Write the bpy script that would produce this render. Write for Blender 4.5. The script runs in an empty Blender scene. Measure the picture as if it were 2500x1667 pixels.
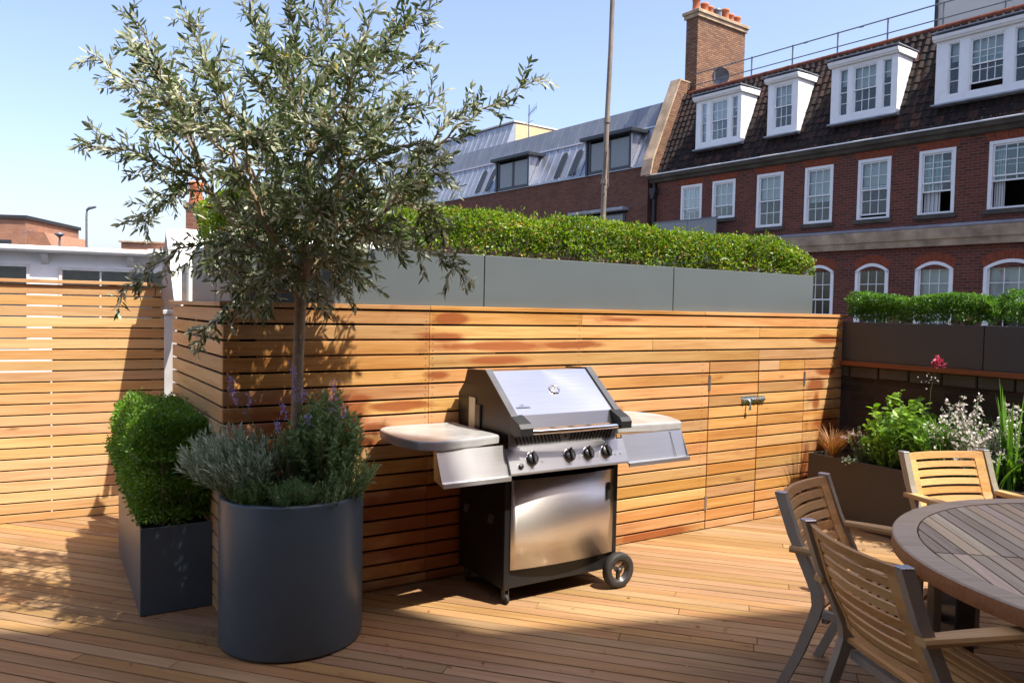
import bpy, math, random
import numpy as np
from mathutils import Matrix, Vector
random.seed(7)
rng = np.random.default_rng(11)
PI = math.pi
SC = bpy.context.scene
COL = SC.collection

# ------------------------------------------------------------------ helpers
def az(deg):
    a = math.radians(deg)
    return (math.sin(a), math.cos(a))

def rz(deg):            # z rotation that lays local x along compass direction deg
    return math.radians(90 - deg)

def tag(o, label=None, cat=None, group=None, kind=None):
    if label: o['label'] = label
    if cat: o['category'] = cat
    if group: o['group'] = group
    if kind: o['kind'] = kind
    return o

def empty(name, loc, rot=0.0, label=None, cat=None, group=None):
    o = bpy.data.objects.new(name, None)
    o.empty_display_size = 0.1
    COL.objects.link(o)
    o.location = loc
    o.rotation_euler = (0, 0, rot)
    return tag(o, label, cat, group)

def copy_tree(o, parent=None):
    c = o.copy()
    COL.objects.link(c)
    if parent is not None:
        c.parent = parent
    for ch in list(o.children):
        copy_tree(ch, c)
    return c

class MB:
    def __init__(self):
        self.v = []; self.f = []; self.m = []; self.s = []
    def add(self, vs, fs, mat=0, smooth=False, M=None):
        n = len(self.v)
        if M is not None:
            vs = [tuple(M @ Vector(p)) for p in vs]
        self.v.extend([tuple(p) for p in vs])
        for f in fs:
            self.f.append(tuple(i + n for i in f)); self.m.append(mat); self.s.append(smooth)
        return self
    def box(self, x0, x1, y0, y1, z0, z1, mat=0, M=None, c=0.0):
        if c <= 0:
            vs = [(x0,y0,z0),(x1,y0,z0),(x1,y1,z0),(x0,y1,z0),(x0,y0,z1),(x1,y0,z1),(x1,y1,z1),(x0,y1,z1)]
            fs = [(0,3,2,1),(4,5,6,7),(0,1,5,4),(1,2,6,5),(2,3,7,6),(3,0,4,7)]
            return self.add(vs, fs, mat, False, M)
        vs = []
        for x, sx in ((x0, 1), (x1, -1)):
            for y, sy in ((y0, 1), (y1, -1)):
                for z, sz in ((z0, 1), (z1, -1)):
                    vs += [(x, y+sy*c, z+sz*c), (x+sx*c, y, z+sz*c), (x+sx*c, y+sy*c, z)]
        def I(i, j, k, a): return ((i*2+j)*2+k)*3+a
        fs = []
        def face(q, nrm):
            a, b, d = (Vector(vs[q[0]]), Vector(vs[q[1]]), Vector(vs[q[2]]))
            if (b-a).cross(d-a).dot(Vector(nrm)) < 0: q = q[::-1]
            fs.append(tuple(q))
        for i in (0, 1):
            s = -1 if i == 0 else 1
            face([I(i,0,0,0), I(i,1,0,0), I(i,1,1,0), I(i,0,1,0)], (s,0,0))
            face([I(0,i,0,1), I(1,i,0,1), I(1,i,1,1), I(0,i,1,1)], (0,s,0))
            face([I(0,0,i,2), I(1,0,i,2), I(1,1,i,2), I(0,1,i,2)], (0,0,s))
        for i in (0, 1):
            for j in (0, 1):
                si, sj = (-1, 1)[i], (-1, 1)[j]
                face([I(i,j,0,0), I(i,j,1,0), I(i,j,1,1), I(i,j,0,1)], (si,sj,0))
                face([I(i,0,j,0), I(i,1,j,0), I(i,1,j,2), I(i,0,j,2)], (si,0,sj))
                face([I(0,i,j,1), I(1,i,j,1), I(1,i,j,2), I(0,i,j,2)], (0,si,sj))
                for k in (0, 1):
                    face([I(i,j,k,0), I(i,j,k,1), I(i,j,k,2)], (si,sj,(-1,1)[k]))
        return self.add(vs, fs, mat, False, M)
    def prism(self, poly, a0, a1, axis='y', mat=0, M=None):
        # poly in the two other axes; extruded from a0 to a1 along axis
        n = len(poly)
        def P(p, a):
            if axis == 'y': return (p[0], a, p[1])
            if axis == 'x': return (a, p[0], p[1])
            return (p[0], p[1], a)
        vs = [P(p, a0) for p in poly] + [P(p, a1) for p in poly]
        fs = [tuple(range(n)), tuple(range(2*n-1, n-1, -1))]
        for i in range(n):
            j = (i+1) % n
            fs.append((i, i+n, j+n, j))
        A = sum(poly[i][0]*poly[(i+1)%n][1]-poly[(i+1)%n][0]*poly[i][1] for i in range(n))
        flip = (A > 0)
        if axis == 'y': flip = not flip
        if flip: fs = [f[::-1] for f in fs]
        if axis == 'y': fs = [f[::-1] for f in fs]; fs = [f[::-1] for f in fs]
        return self.add(vs, fs, mat, False, M)
    def tube(self, pts, r, n=8, mat=0, caps=True, M=None, smooth=True):
        pts = [Vector(p) for p in pts]
        rs = r if isinstance(r, (list, tuple)) else [r]*len(pts)
        vs = []; fs = []
        up = None
        for i, p in enumerate(pts):
            t = (pts[min(i+1, len(pts)-1)] - pts[max(i-1, 0)])
            t = t.normalized() if t.length > 1e-9 else Vector((0,0,1))
            if up is None:
                up = Vector((0,0,1)) if abs(t.z) < 0.9 else Vector((1,0,0))
            a = t.cross(up)
            if a.length < 1e-6: a = t.orthogonal()
            a.normalize(); b = a.cross(t).normalized(); up = b
            for k in range(n):
                th = 2*PI*k/n
                vs.append(tuple(p + (a*math.cos(th)+b*math.sin(th))*rs[i]))
        for i in range(len(pts)-1):
            for k in range(n):
                k2 = (k+1) % n
                fs.append((i*n+k, i*n+k2, (i+1)*n+k2, (i+1)*n+k))
        self.add(vs, fs, mat, smooth, M)
        if caps:
            self.add(vs[:n], [tuple(range(n))[::-1]], mat, False, M)
            self.add(vs[-n:], [tuple(range(n))], mat, False, M)
        return self
    def bar(self, p0, p1, w, h, mat=0, up=(0,0,1), M=None, c=0.0):
        p0 = Vector(p0); p1 = Vector(p1); t = (p1-p0); L = t.length; t.normalize()
        up = Vector(up)
        a = t.cross(up)
        if a.length < 1e-5: a = t.cross(Vector((0,1,0)))
        a.normalize(); b = a.cross(t)
        R = Matrix((( t.x, a.x, b.x, p0.x), (t.y, a.y, b.y, p0.y), (t.z, a.z, b.z, p0.z), (0,0,0,1)))
        if M is not None: R = M @ R
        # t, a, b: t x a = -b ... keep outward faces by mirrored box check
        return self.box(0, L, -w/2, w/2, -h/2, h/2, mat, R, c)
    def lathe(self, prof, n=48, mat=0, smooth=True, M=None, a0=0.0, a1=2*PI):
        full = abs(a1-a0-2*PI) < 1e-6
        m = n if full else n+1
        vs = [(r*math.cos(a0+(a1-a0)*k/n), r*math.sin(a0+(a1-a0)*k/n), z) for r, z in prof for k in range(m)]
        fs = []
        for i in range(len(prof)-1):
            for k in range(n):
                k2 = (k+1) % m
                fs.append((i*m+k, i*m+k2, (i+1)*m+k2, (i+1)*m+k))
        return self.add(vs, fs, mat, smooth, M)
    def quad(self, a, b, c, d, mat=0, M=None):
        return self.add([a, b, c, d], [(0,1,2,3)], mat, False, M)
    def build(self, name, mats, parent=None, loc=(0,0,0), rot=(0,0,0), recalc=True):
        me = bpy.data.meshes.new(name)
        me.from_pydata(self.v, [], self.f)
        if not isinstance(mats, (list, tuple)): mats = [mats]
        for m in mats: me.materials.append(m)
        me.polygons.foreach_set('material_index', self.m)
        me.polygons.foreach_set('use_smooth', self.s)
        if recalc:
            import bmesh
            bm = bmesh.new(); bm.from_mesh(me)
            bmesh.ops.recalc_face_normals(bm, faces=bm.faces)
            bm.to_mesh(me); bm.free()
        me.update()
        o = bpy.data.objects.new(name, me)
        COL.objects.link(o)
        o.location = loc
        o.rotation_euler = rot if isinstance(rot, (list, tuple)) else (0, 0, rot)
        if parent is not None: o.parent = parent
        return o

def leaf_mesh(name, P, T, N, L, W, mat, parent=None, lens=False, fold=0.15, attr=None):
    """many small leaves as one mesh. P base, T direction, N normal (arrays), L, W lengths."""
    n = len(P)
    P = np.asarray(P, float); T = np.asarray(T, float); N = np.asarray(N, float)
    T /= np.linalg.norm(T, axis=1, keepdims=True)+1e-9
    S = np.cross(T, N); S /= np.linalg.norm(S, axis=1, keepdims=True)+1e-9
    N = np.cross(S, T)
    L = np.asarray(L)[:, None]; W = np.asarray(W)[:, None]
    if lens:
        pr = [(0,0,0),(0.5,0,-0.02),(1,0,-0.06),(0.3,0.42,fold),(0.68,0.40,fold*0.8),(0.3,-0.42,fold),(0.68,-0.40,fold*0.8)]
        faces = [(0,1,2,4,3),(0,5,6,2,1)]
    else:
        pr = [(0,0,0),(0.5,0,-0.02),(1,0,-0.05),(0.5,0.5,fold),(0.5,-0.5,fold)]
        faces = [(0,1,2,3),(0,4,2,1)]
    k = len(pr)
    V = np.empty((n, k, 3))
    for i, (t, s, u) in enumerate(pr):
        V[:, i] = P + T*L*t + S*W*s + N*W*u
    V = V.reshape(-1, 3)
    lf = np.concatenate([np.array(f) for f in faces])
    nl = len(lf)
    loops = (np.arange(n)[:, None]*k + lf[None, :]).reshape(-1)
    starts = []; tot = []
    o = 0
    for f in faces:
        starts.append(o); tot.append(len(f)); o += len(f)
    ls = (np.arange(n)[:, None]*nl + np.array(starts)[None, :]).reshape(-1)
    lt = np.tile(np.array(tot), n)
    me = bpy.data.meshes.new(name)
    me.vertices.add(len(V)); me.vertices.foreach_set('co', V.reshape(-1))
    me.loops.add(len(loops)); me.loops.foreach_set('vertex_index', loops.astype(np.int32))
    me.polygons.add(len(ls)); me.polygons.foreach_set('loop_start', ls.astype(np.int32)); me.polygons.foreach_set('loop_total', lt.astype(np.int32))
    me.update(calc_edges=True); me.validate()
    me.materials.append(mat)
    ob = bpy.data.objects.new(name, me); COL.objects.link(ob)
    if parent is not None: ob.parent = parent
    return ob

def unit(n):
    v = rng.normal(size=(n, 3)); return v/np.linalg.norm(v, axis=1, keepdims=True)

# ------------------------------------------------------------------ materials
def newmat(name):
    m = bpy.data.materials.new(name); m.use_nodes = True
    nt = m.node_tree
    b = nt.nodes['Principled BSDF']
    return m, nt, b

def N_(nt, t, **k):
    n = nt.nodes.new(t)
    for a, v in k.items(): setattr(n, a, v)
    return n

def col(c): return (c[0], c[1], c[2], 1)

def ramp(nt, stops):
    r = N_(nt, 'ShaderNodeValToRGB')
    e = r.color_ramp.elements
    e[0].position = stops[0][0]; e[0].color = col(stops[0][1])
    e[1].position = stops[-1][0]; e[1].color = col(stops[-1][1])
    for p, c in stops[1:-1]:
        x = e.new(p); x.color = col(c)
    return r

def mixc(nt, fac, a, b, mode='MIX'):
    m = N_(nt, 'ShaderNodeMix', data_type='RGBA', blend_type=mode)
    for sock, v in ((m.inputs[0], fac), (m.inputs[6], a), (m.inputs[7], b)):
        if hasattr(v, 'is_linked'): nt.links.new(v, sock)
        elif isinstance(v, (int, float)): sock.default_value = v
        else: sock.default_value = col(v)
    return m.outputs[2]

def math_(nt, op, a, b=None, c=None):
    m = N_(nt, 'ShaderNodeMath', operation=op)
    for s, v in zip(m.inputs, (a, b, c)):
        if v is None: continue
        if hasattr(v, 'is_linked'): nt.links.new(v, s)
        else: s.default_value = v
    return m.outputs[0]

def noise(nt, vec, scale, detail=4, rough=0.55, dist=0.0):
    n = N_(nt, 'ShaderNodeTexNoise'); n.inputs['Scale'].default_value = scale
    n.inputs['Detail'].default_value = detail; n.inputs['Roughness'].default_value = rough
    n.inputs['Distortion'].default_value = dist
    if vec is not None: nt.links.new(vec, n.inputs['Vector'])
    return n.outputs['Fac']

def coords(nt, scale=(1,1,1), island=False, loc=(0,0,0)):
    tc = N_(nt, 'ShaderNodeTexCoord')
    mp = N_(nt, 'ShaderNodeMapping'); mp.inputs['Scale'].default_value = scale; mp.inputs['Location'].default_value = loc
    nt.links.new(tc.outputs['Object'], mp.inputs['Vector'])
    v = mp.outputs['Vector']
    if island:
        g = N_(nt, 'ShaderNodeNewGeometry')
        a = N_(nt, 'ShaderNodeVectorMath', operation='MULTIPLY_ADD')
        cmb = N_(nt, 'ShaderNodeCombineXYZ')
        for i in range(3): nt.links.new(g.outputs['Random Per Island'], cmb.inputs[i])
        nt.links.new(cmb.outputs[0], a.inputs[0]); a.inputs[1].default_value = (31.7, 57.3, 83.1)
        nt.links.new(v, a.inputs[2])
        return a.outputs[0], g.outputs['Random Per Island'], tc.outputs['Object']
    return v, None, tc.outputs['Object']

def bump(nt, b, h, strength=0.3, dist=0.01):
    bp = N_(nt, 'ShaderNodeBump'); bp.inputs['Strength'].default_value = strength; bp.inputs['Distance'].default_value = dist
    nt.links.new(h, bp.inputs['Height']); nt.links.new(bp.outputs[0], b.inputs['Normal'])

def wood(name, light, mid, dark, rough=0.6, axis=0, grain=70, stain=None, stain_thr=0.62, stain_scale=1.6, var=0.5, spec=0.3, spots=None):
    m, nt, b = newmat(name)
    s = [grain, grain, grain]; s[axis] = grain*0.035
    v, isl, ob = coords(nt, s, True)
    g1 = noise(nt, v, 1.0, 5, 0.6, 0.4)
    s2 = [9, 9, 9]; s2[axis] = 1.0
    v2, _, _ = coords(nt, s2, True)
    g2 = noise(nt, v2, 1.0, 3, 0.5, 0.8)
    r = ramp(nt, [(0.28, dark), (0.5, mid), (0.74, light)])
    f = math_(nt, 'ADD', math_(nt, 'MULTIPLY', g1, 0.55), math_(nt, 'MULTIPLY', g2, 0.45))
    nt.links.new(f, r.inputs[0])
    # board to board variation
    wn = N_(nt, 'ShaderNodeTexWhiteNoise', noise_dimensions='1D')
    nt.links.new(isl, wn.inputs['W'])
    hs = N_(nt, 'ShaderNodeHueSaturation')
    nt.links.new(r.outputs[0], hs.inputs['Color'])
    sep = N_(nt, 'ShaderNodeSeparateColor'); nt.links.new(wn.outputs['Color'], sep.inputs[0])
    nt.links.new(math_(nt, 'MULTIPLY_ADD', sep.outputs[0], 0.035*var, 0.5-0.0175*var), hs.inputs['Hue'])
    nt.links.new(math_(nt, 'MULTIPLY_ADD', sep.outputs[1], 0.4*var, 1-0.2*var), hs.inputs['Saturation'])
    nt.links.new(math_(nt, 'MULTIPLY_ADD', sep.outputs[2], 0.75*var, 1-0.42*var), hs.inputs['Value'])
    c = hs.outputs[0]
    # knots
    vk = [6, 6, 6]; vk[axis] = 2.2
    v3, _, _ = coords(nt, vk, True)
    vo = N_(nt, 'ShaderNodeTexVoronoi'); nt.links.new(v3, vo.inputs['Vector']); vo.inputs['Scale'].default_value = 0.9
    kn = N_(nt, 'ShaderNodeMapRange'); kn.inputs[1].default_value = 0.03; kn.inputs[2].default_value = 0.11
    kn.inputs[3].default_value = 0.7; kn.inputs[4].default_value = 0.0
    nt.links.new(vo.outputs['Distance'], kn.inputs[0])
    c = mixc(nt, kn.outputs[0], c, tuple(x*0.55 for x in dark))
    if stain:
        ss = [stain_scale*2.2]*3; ss[axis] = stain_scale
        v4, _, ob4 = coords(nt, ss, True)
        n4 = noise(nt, v4, 1.0, 5, 0.62, 0.6)
        mr = N_(nt, 'ShaderNodeMapRange'); mr.inputs[1].default_value = stain_thr; mr.inputs[2].default_value = stain_thr+0.10
        nt.links.new(n4, mr.inputs[0])
        fac = math_(nt, 'MULTIPLY', mr.outputs[0], 0.75)
        if spots:
            for (sx, sy, sz, rx, rzz) in spots:
                d = N_(nt, 'ShaderNodeVectorMath', operation='SUBTRACT'); nt.links.new(ob4, d.inputs[0]); d.inputs[1].default_value = (sx, sy, sz)
                e = N_(nt, 'ShaderNodeVectorMath', operation='MULTIPLY'); nt.links.new(d.outputs[0], e.inputs[0]); e.inputs[1].default_value = (1/rx, 0, 1/rzz)
                l = N_(nt, 'ShaderNodeVectorMath', operation='LENGTH'); nt.links.new(e.outputs[0], l.inputs[0])
                q = math_(nt, 'ADD', l.outputs['Value'], math_(nt, 'MULTIPLY_ADD', n4, 2.2, -1.1))
                m2 = N_(nt, 'ShaderNodeMapRange'); m2.inputs[1].default_value = 1.15; m2.inputs[2].default_value = 0.6
                nt.links.new(q, m2.inputs[0])
                fac = math_(nt, 'MAXIMUM', fac, math_(nt, 'MULTIPLY', m2.outputs[0], 0.85))
        c = mixc(nt, fac, c, stain)
    nt.links.new(c, b.inputs['Base Color'])
    b.inputs['Roughness'].default_value = rough
    b.inputs['Specular IOR Level'].default_value = spec
    bump(nt, b, g1, 0.25, 0.004)
    return m

def plain(name, c, rough=0.5, metal=0.0, var=0.08, scale=6.0, spec=0.5, bmp=0.0, coat=0.0):
    m, nt, b = newmat(name)
    v, _, _ = coords(nt)
    n = noise(nt, v, scale, 5, 0.6)
    lo = tuple(x*(1-var) for x in c); hi = tuple(min(1, x*(1+var)) for x in c)
    r = ramp(nt, [(0.3, lo), (0.7, hi)]); nt.links.new(n, r.inputs[0])
    nt.links.new(r.outputs[0], b.inputs['Base Color'])
    nt.links.new(math_(nt, 'MULTIPLY_ADD', n, 0.16, rough-0.08), b.inputs['Roughness'])
    b.inputs['Metallic'].default_value = metal
    b.inputs['Specular IOR Level'].default_value = spec
    b.inputs['Coat Weight'].default_value = coat
    if bmp: 
        n2 = noise(nt, v, scale*12, 3, 0.6)
        bump(nt, b, n2, bmp, 0.002)
    return m

def leafmat(name, c_lo, c_hi, under=None, rough=0.45, trans=0.35, old=None, old_amt=0.03):
    m, nt, b = newmat(name)
    g = N_(nt, 'ShaderNodeNewGeometry')
    r = ramp(nt, [(0.0, c_lo), (1.0, c_hi)])
    wn = N_(nt, 'ShaderNodeTexWhiteNoise', noise_dimensions='1D'); nt.links.new(g.outputs['Random Per Island'], wn.inputs['W'])
    sep = N_(nt, 'ShaderNodeSeparateColor'); nt.links.new(wn.outputs['Color'], sep.inputs[0])
    v, _, _ = coords(nt)
    cl = noise(nt, v, 5.0, 2, 0.5)
    nt.links.new(math_(nt, 'MULTIPLY_ADD', sep.outputs[0], 0.6, math_(nt, 'MULTIPLY_ADD', cl, 1.2, -0.4)), r.inputs[0])
    c = r.outputs[0]
    if old:
        c = mixc(nt, math_(nt, 'LESS_THAN', sep.outputs[1], old_amt), c, old)
    if under: c = mixc(nt, g.outputs['Backfacing'], c, under)
    nt.links.new(c, b.inputs['Base Color'])
    b.inputs['Roughness'].default_value = rough
    b.inputs['Specular IOR Level'].default_value = 0.4
    tr = N_(nt, 'ShaderNodeBsdfTranslucent')
    hs = N_(nt, 'ShaderNodeHueSaturation'); hs.inputs['Value'].default_value = 1.5; hs.inputs['Saturation'].default_value = 1.1
    nt.links.new(c, hs.inputs['Color']); nt.links.new(hs.outputs[0], tr.inputs[0])
    mx = N_(nt, 'ShaderNodeMixShader'); mx.inputs[0].default_value = trans
    nt.links.new(b.outputs[0], mx.inputs[1]); nt.links.new(tr.outputs[0], mx.inputs[2])
    nt.links.new(mx.outputs[0], nt.nodes['Material Output'].inputs[0])
    return m

def steel(name, c=(0.62,0.62,0.63), rough=0.28, axis=0, strength=0.12, tang=False):
    m, nt, b = newmat(name)
    s = [260, 260, 260]; s[axis] = 3
    v, _, _ = coords(nt, s)
    n = noise(nt, v, 1.0, 3, 0.6)
    v2, _, _ = coords(nt)
    n2 = noise(nt, v2, 4.0, 3, 0.5)
    r = ramp(nt, [(0.3, tuple(x*0.9 for x in c)), (0.7, c)]); nt.links.new(n, r.inputs[0])
    nt.links.new(r.outputs[0], b.inputs['Base Color'])
    b.inputs['Metallic'].default_value = 1
    nt.links.new(math_(nt, 'MULTIPLY_ADD', n2, 0.06, rough-0.03), b.inputs['Roughness'])
    b.inputs['Anisotropic'].default_value = 0.5
    if tang:
        tg = N_(nt, 'ShaderNodeCombineXYZ'); tg.inputs[2].default_value = 1.0; nt.links.new(tg.outputs[0], b.inputs['Tangent'])
        b.inputs['Anisotropic'].default_value = 0.85
    if strength: bump(nt, b, n, strength, 0.0008)
    return m

def brick(name, c1, c2, mortar, scale=1.0, plane='xz', rough=0.9, var=0.35, msize=0.012, bw=0.225, bh=0.075):
    m, nt, b = newmat(name)
    tc = N_(nt, 'ShaderNodeTexCoord'); sp = N_(nt, 'ShaderNodeSeparateXYZ'); nt.links.new(tc.outputs['Object'], sp.inputs[0])
    cb = N_(nt, 'ShaderNodeCombineXYZ')
    # follow whichever vertical plane a face lies in: u = x + y on axis aligned walls
    nt.links.new(math_(nt, 'ADD', sp.outputs[0], sp.outputs[1]), cb.inputs[0]); nt.links.new(sp.outputs[2], cb.inputs[1])
    bt = N_(nt, 'ShaderNodeTexBrick'); nt.links.new(cb.outputs[0], bt.inputs['Vector'])
    bt.inputs['Scale'].default_value = 1.0/scale
    bt.inputs['Brick Width'].default_value = bw; bt.inputs['Row Height'].default_value = bh; bt.inputs['Mortar Size'].default_value = msize*0.5
    bt.inputs['Mortar Smooth'].default_value = 0.3
    bt.inputs['Color1'].default_value = col(c1); bt.inputs['Color2'].default_value = col(c2); bt.inputs['Mortar'].default_value = col(mortar)
    v, _, _ = coords(nt)
    n = noise(nt, v, 1.3, 6, 0.65)
    n2 = noise(nt, v, 14, 3, 0.6)
    f = math_(nt, 'MULTIPLY_ADD', n, var*1.6, 1-var*0.8)
    f = math_(nt, 'MULTIPLY', f, math_(nt, 'MULTIPLY_ADD', n2, 0.5, 0.75))
    hs = N_(nt, 'ShaderNodeHueSaturation'); nt.links.new(bt.outputs['Color'], hs.inputs['Color']); nt.links.new(f, hs.inputs['Value'])
    nt.links.new(hs.outputs[0], b.inputs['Base Color'])
    b.inputs['Roughness'].default_value = rough; b.inputs['Specular IOR Level'].default_value = 0.2
    bump(nt, b, math_(nt, 'SUBTRACT', math_(nt, 'MULTIPLY', n2, 0.3), bt.outputs['Fac']), 0.4, 0.008)
    return m

M = {}
CED_L, CED_M, CED_D = (0.60,0.37,0.170), (0.49,0.26,0.095), (0.33,0.13,0.036)
STAIN = (0.23,0.050,0.010)
SPOTS = [(1.62,0,1.30,0.30,0.030),(0.72,0,1.10,0.10,0.035),(0.80,0,0.93,0.12,0.035),(0.76,0,0.85,0.08,0.03),(1.22,0,1.22,0.10,0.03),(4.85,0,1.15,0.12,0.03),(2.55,0,1.56,0.25,0.02),(1.55,0,1.385,0.50,0.035),(2.2,0,1.39,0.3,0.025),(0.66,0,1.02,0.13,0.16),(1.26,0,1.44,0.18,0.035),(1.30,0,1.55,0.10,0.03),(4.72,0,1.03,0.11,0.07),(4.73,0,0.93,0.06,0.12),(4.85,0,1.42,0.22,0.035),(0.30,0,0.85,0.28,0.30),(1.25,0,0.32,0.55,0.42),(2.9,0,0.03,0.5,0.05),(1.0,0,1.05,0.25,0.03),(4.9,0,0.6,0.2,0.3),(4.62,0,0.3,0.06,0.35)]  # stains; the big low spot left of the barbecue also paints in shade
M['cedar'] = wood('cedar_boards', CED_L, CED_M, CED_D, 0.55, 0, 80, STAIN, 0.66, 1.3, 0.50, 0.3, SPOTS)
M['cedar_f'] = wood('cedar_fence_boards', (0.66,0.45,0.235), (0.575,0.345,0.155), (0.43,0.21,0.075), 0.55, 0, 80, STAIN, 0.82, 1.2, 0.42)
M['cedar_end'] = wood('cedar_offcut', (0.68,0.45,0.24), (0.62,0.38,0.18), (0.5,0.26,0.1), 0.6, 0, 80, None)
M['deck'] = wood('deck_boards', (0.365,0.235,0.118), (0.285,0.166,0.077), (0.175,0.094,0.041), 0.6, 0, 85, (0.15,0.08,0.04), 0.70, 1.1, 0.42)
M['teak'] = wood('teak_slats', (0.64,0.40,0.165), (0.54,0.30,0.105), (0.37,0.175,0.055), 0.55, 0, 110, None, var=0.3)
M['teak_y'] = wood('teak_arms', (0.64,0.43,0.19), (0.55,0.34,0.13), (0.40,0.21,0.075), 0.55, 1, 110, None, var=0.3)
M['teak_grey'] = wood('weathered_teak', (0.62,0.50,0.33), (0.50,0.385,0.245), (0.34,0.245,0.145), 0.6, 0, 90, (0.33,0.18,0.12), 0.76, 2.5, 0.7)
M['teak_rim'] = wood('weathered_teak_rim', (0.62,0.50,0.345), (0.53,0.41,0.27), (0.40,0.29,0.18), 0.6, 0, 60, (0.26,0.13,0.08), 0.72, 2.0, 0.4)
M['teak_edge'] = wood('teak_edge', (0.60,0.36,0.18), (0.50,0.27,0.12), (0.36,0.17,0.065), 0.6, 0, 80, None)
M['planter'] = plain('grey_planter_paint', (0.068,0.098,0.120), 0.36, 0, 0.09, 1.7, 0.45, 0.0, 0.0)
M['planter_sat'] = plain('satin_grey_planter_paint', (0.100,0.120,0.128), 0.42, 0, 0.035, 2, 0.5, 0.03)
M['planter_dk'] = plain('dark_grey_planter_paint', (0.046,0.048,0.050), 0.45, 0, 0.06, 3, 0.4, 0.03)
M['planter_br'] = plain('dark_brown_grey_planter_paint', (0.046,0.041,0.037), 0.5, 0, 0.06, 3, 0.4, 0.03)
M['seam'] = plain('dark_joint', (0.02,0.02,0.022), 0.7)
M['soil'] = plain('soil', (0.035,0.024,0.016), 0.95, 0, 0.5, 40, 0.1, 0.8)
M['black'] = plain('flat_black', (0.012,0.010,0.009), 0.9)
M['white'] = plain('white_paint', (0.80,0.80,0.79), 0.45, 0, 0.05, 5)
M['offwhite'] = plain('weathered_white_paint', (0.62,0.61,0.60), 0.55, 0, 0.12, 6)
M['lead'] = plain('weathered_lead', (0.26,0.215,0.185), 0.6, 0, 0.22, 5, 0.3, 0.2)
M['steel'] = steel('brushed_steel', (0.70,0.70,0.68), 0.37, 0, 0.0, True)
M['steel_door'] = steel('brushed_steel_door', (0.78,0.75,0.71), 0.33, 0, 0.0, True)
M['steel_hood'] = steel('polished_steel_hood', (0.88,0.86,0.83), 0.15, 0, 0.0)
M['chrome'] = plain('chrome', (0.75,0.75,0.76), 0.14, 1.0, 0.03)
M['enamel'] = plain('black_enamel', (0.012,0.012,0.013), 0.34, 0, 0.1, 8, 0.4, 0, 0.0)
M['blackplastic'] = plain('black_plastic', (0.02,0.02,0.021), 0.38, 0, 0.1, 10)
M['rubber'] = plain('worn_rubber', (0.030,0.027,0.025), 0.65, 0, 0.3, 20, 0.3, 0.3)
M['greyplastic'] = plain('dark_grey_plastic', (0.040,0.036,0.033), 0.32, 0, 0.1, 10)
M['charcoal'] = plain('charcoal_metal', (0.11,0.11,0.112), 0.35, 0.5, 0.1, 6)
M['shelf'] = plain('cast_grey_shelf', (0.40,0.395,0.39), 0.24, 0.15, 0.18, 5, 0.6, 0.06)
M['alu'] = plain('powder_coated_frame', (0.31,0.275,0.215), 0.40, 0.3, 0.1, 10, 0.5)
M['alu_cap'] = plain('brushed_cap', (0.60,0.60,0.63), 0.25, 0.8, 0.05)
M['galv'] = plain('galvanised_metal', (0.55,0.57,0.60), 0.3, 0.9, 0.15, 30)
M['cream'] = plain('cream_card', (0.62,0.52,0.36), 0.6)
M['stone'] = plain('weathered_stone', (0.37,0.275,0.185), 0.85, 0, 0.40, 2.2, 0.2, 0.5)
M['stone_dk'] = plain('dark_stone', (0.085,0.075,0.062), 0.85, 0, 0.35, 2.0, 0.2, 0.4)
M['leadflash'] = plain('lead_flashing', (0.28,0.30,0.34), 0.5, 0.2, 0.25, 3, 0.4, 0.2)
M['zinc'] = plain('zinc_sheet', (0.335,0.36,0.40), 0.34, 0.55, 0.18, 1.2, 0.5, 0.06)
M['zinc_shade'] = plain('shaded_zinc_sheet', (0.21,0.225,0.25), 0.42, 0.35, 0.14, 1.5, 0.5, 0.05)  # darker copy of the zinc, upper band's shade put into the colour
M['zinc_frame'] = plain('dark_window_frame', (0.03,0.034,0.042), 0.4, 0.1, 0.1, 4)
M['brick'] = brick('red_brick', (0.175,0.050,0.034), (0.10,0.034,0.025), (0.15,0.095,0.075), msize=0.022)
M['brick_br'] = brick('brown_brick', (0.17,0.075,0.052), (0.115,0.050,0.036), (0.15,0.105,0.08))
M['brick_arch'] = plain('rubbed_red_brick', (0.24,0.062,0.032), 0.85, 0, 0.3, 9, 0.2, 0.4)
M['brick_st'] = brick('stock_brick', (0.27,0.145,0.085), (0.16,0.080,0.050), (0.085,0.06,0.045), msize=0.028)
M['brick_cream'] = brick('cream_brick', (0.62,0.48,0.27), (0.54,0.40,0.22), (0.5,0.42,0.3))
M['brick_far'] = brick('orange_brick', (0.34,0.165,0.10), (0.28,0.13,0.08), (0.28,0.2,0.15))
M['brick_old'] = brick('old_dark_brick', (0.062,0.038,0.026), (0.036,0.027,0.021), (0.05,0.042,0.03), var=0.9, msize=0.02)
M['render'] = plain('cream_render', (0.62,0.60,0.54), 0.8, 0, 0.05, 1.5, 0.2)
M['terracotta'] = plain('terracotta', (0.46,0.155,0.07), 0.7, 0, 0.2, 4, 0.2)
M['iron'] = plain('grey_iron', (0.16,0.17,0.19), 0.5, 0.5, 0.2, 5)
M['darkiron'] = plain('black_iron', (0.022,0.022,0.024), 0.6, 0.0, 0.2, 5)
M['pole'] = plain('weathered_pole', (0.23,0.19,0.155), 0.6, 0.2, 0.3, 5, 0.4, 0.3)
M['bark'] = plain('olive_bark', (0.30,0.235,0.155), 0.85, 0, 0.35, 25, 0.2, 0.7)
M['stem_g'] = plain('green_stem', (0.11,0.14,0.06), 0.6, 0, 0.2, 10)
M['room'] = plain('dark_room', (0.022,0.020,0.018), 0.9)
M['blind'] = plain('pale_blind', (0.58,0.58,0.56), 0.8, 0, 0.04, 3)
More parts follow.
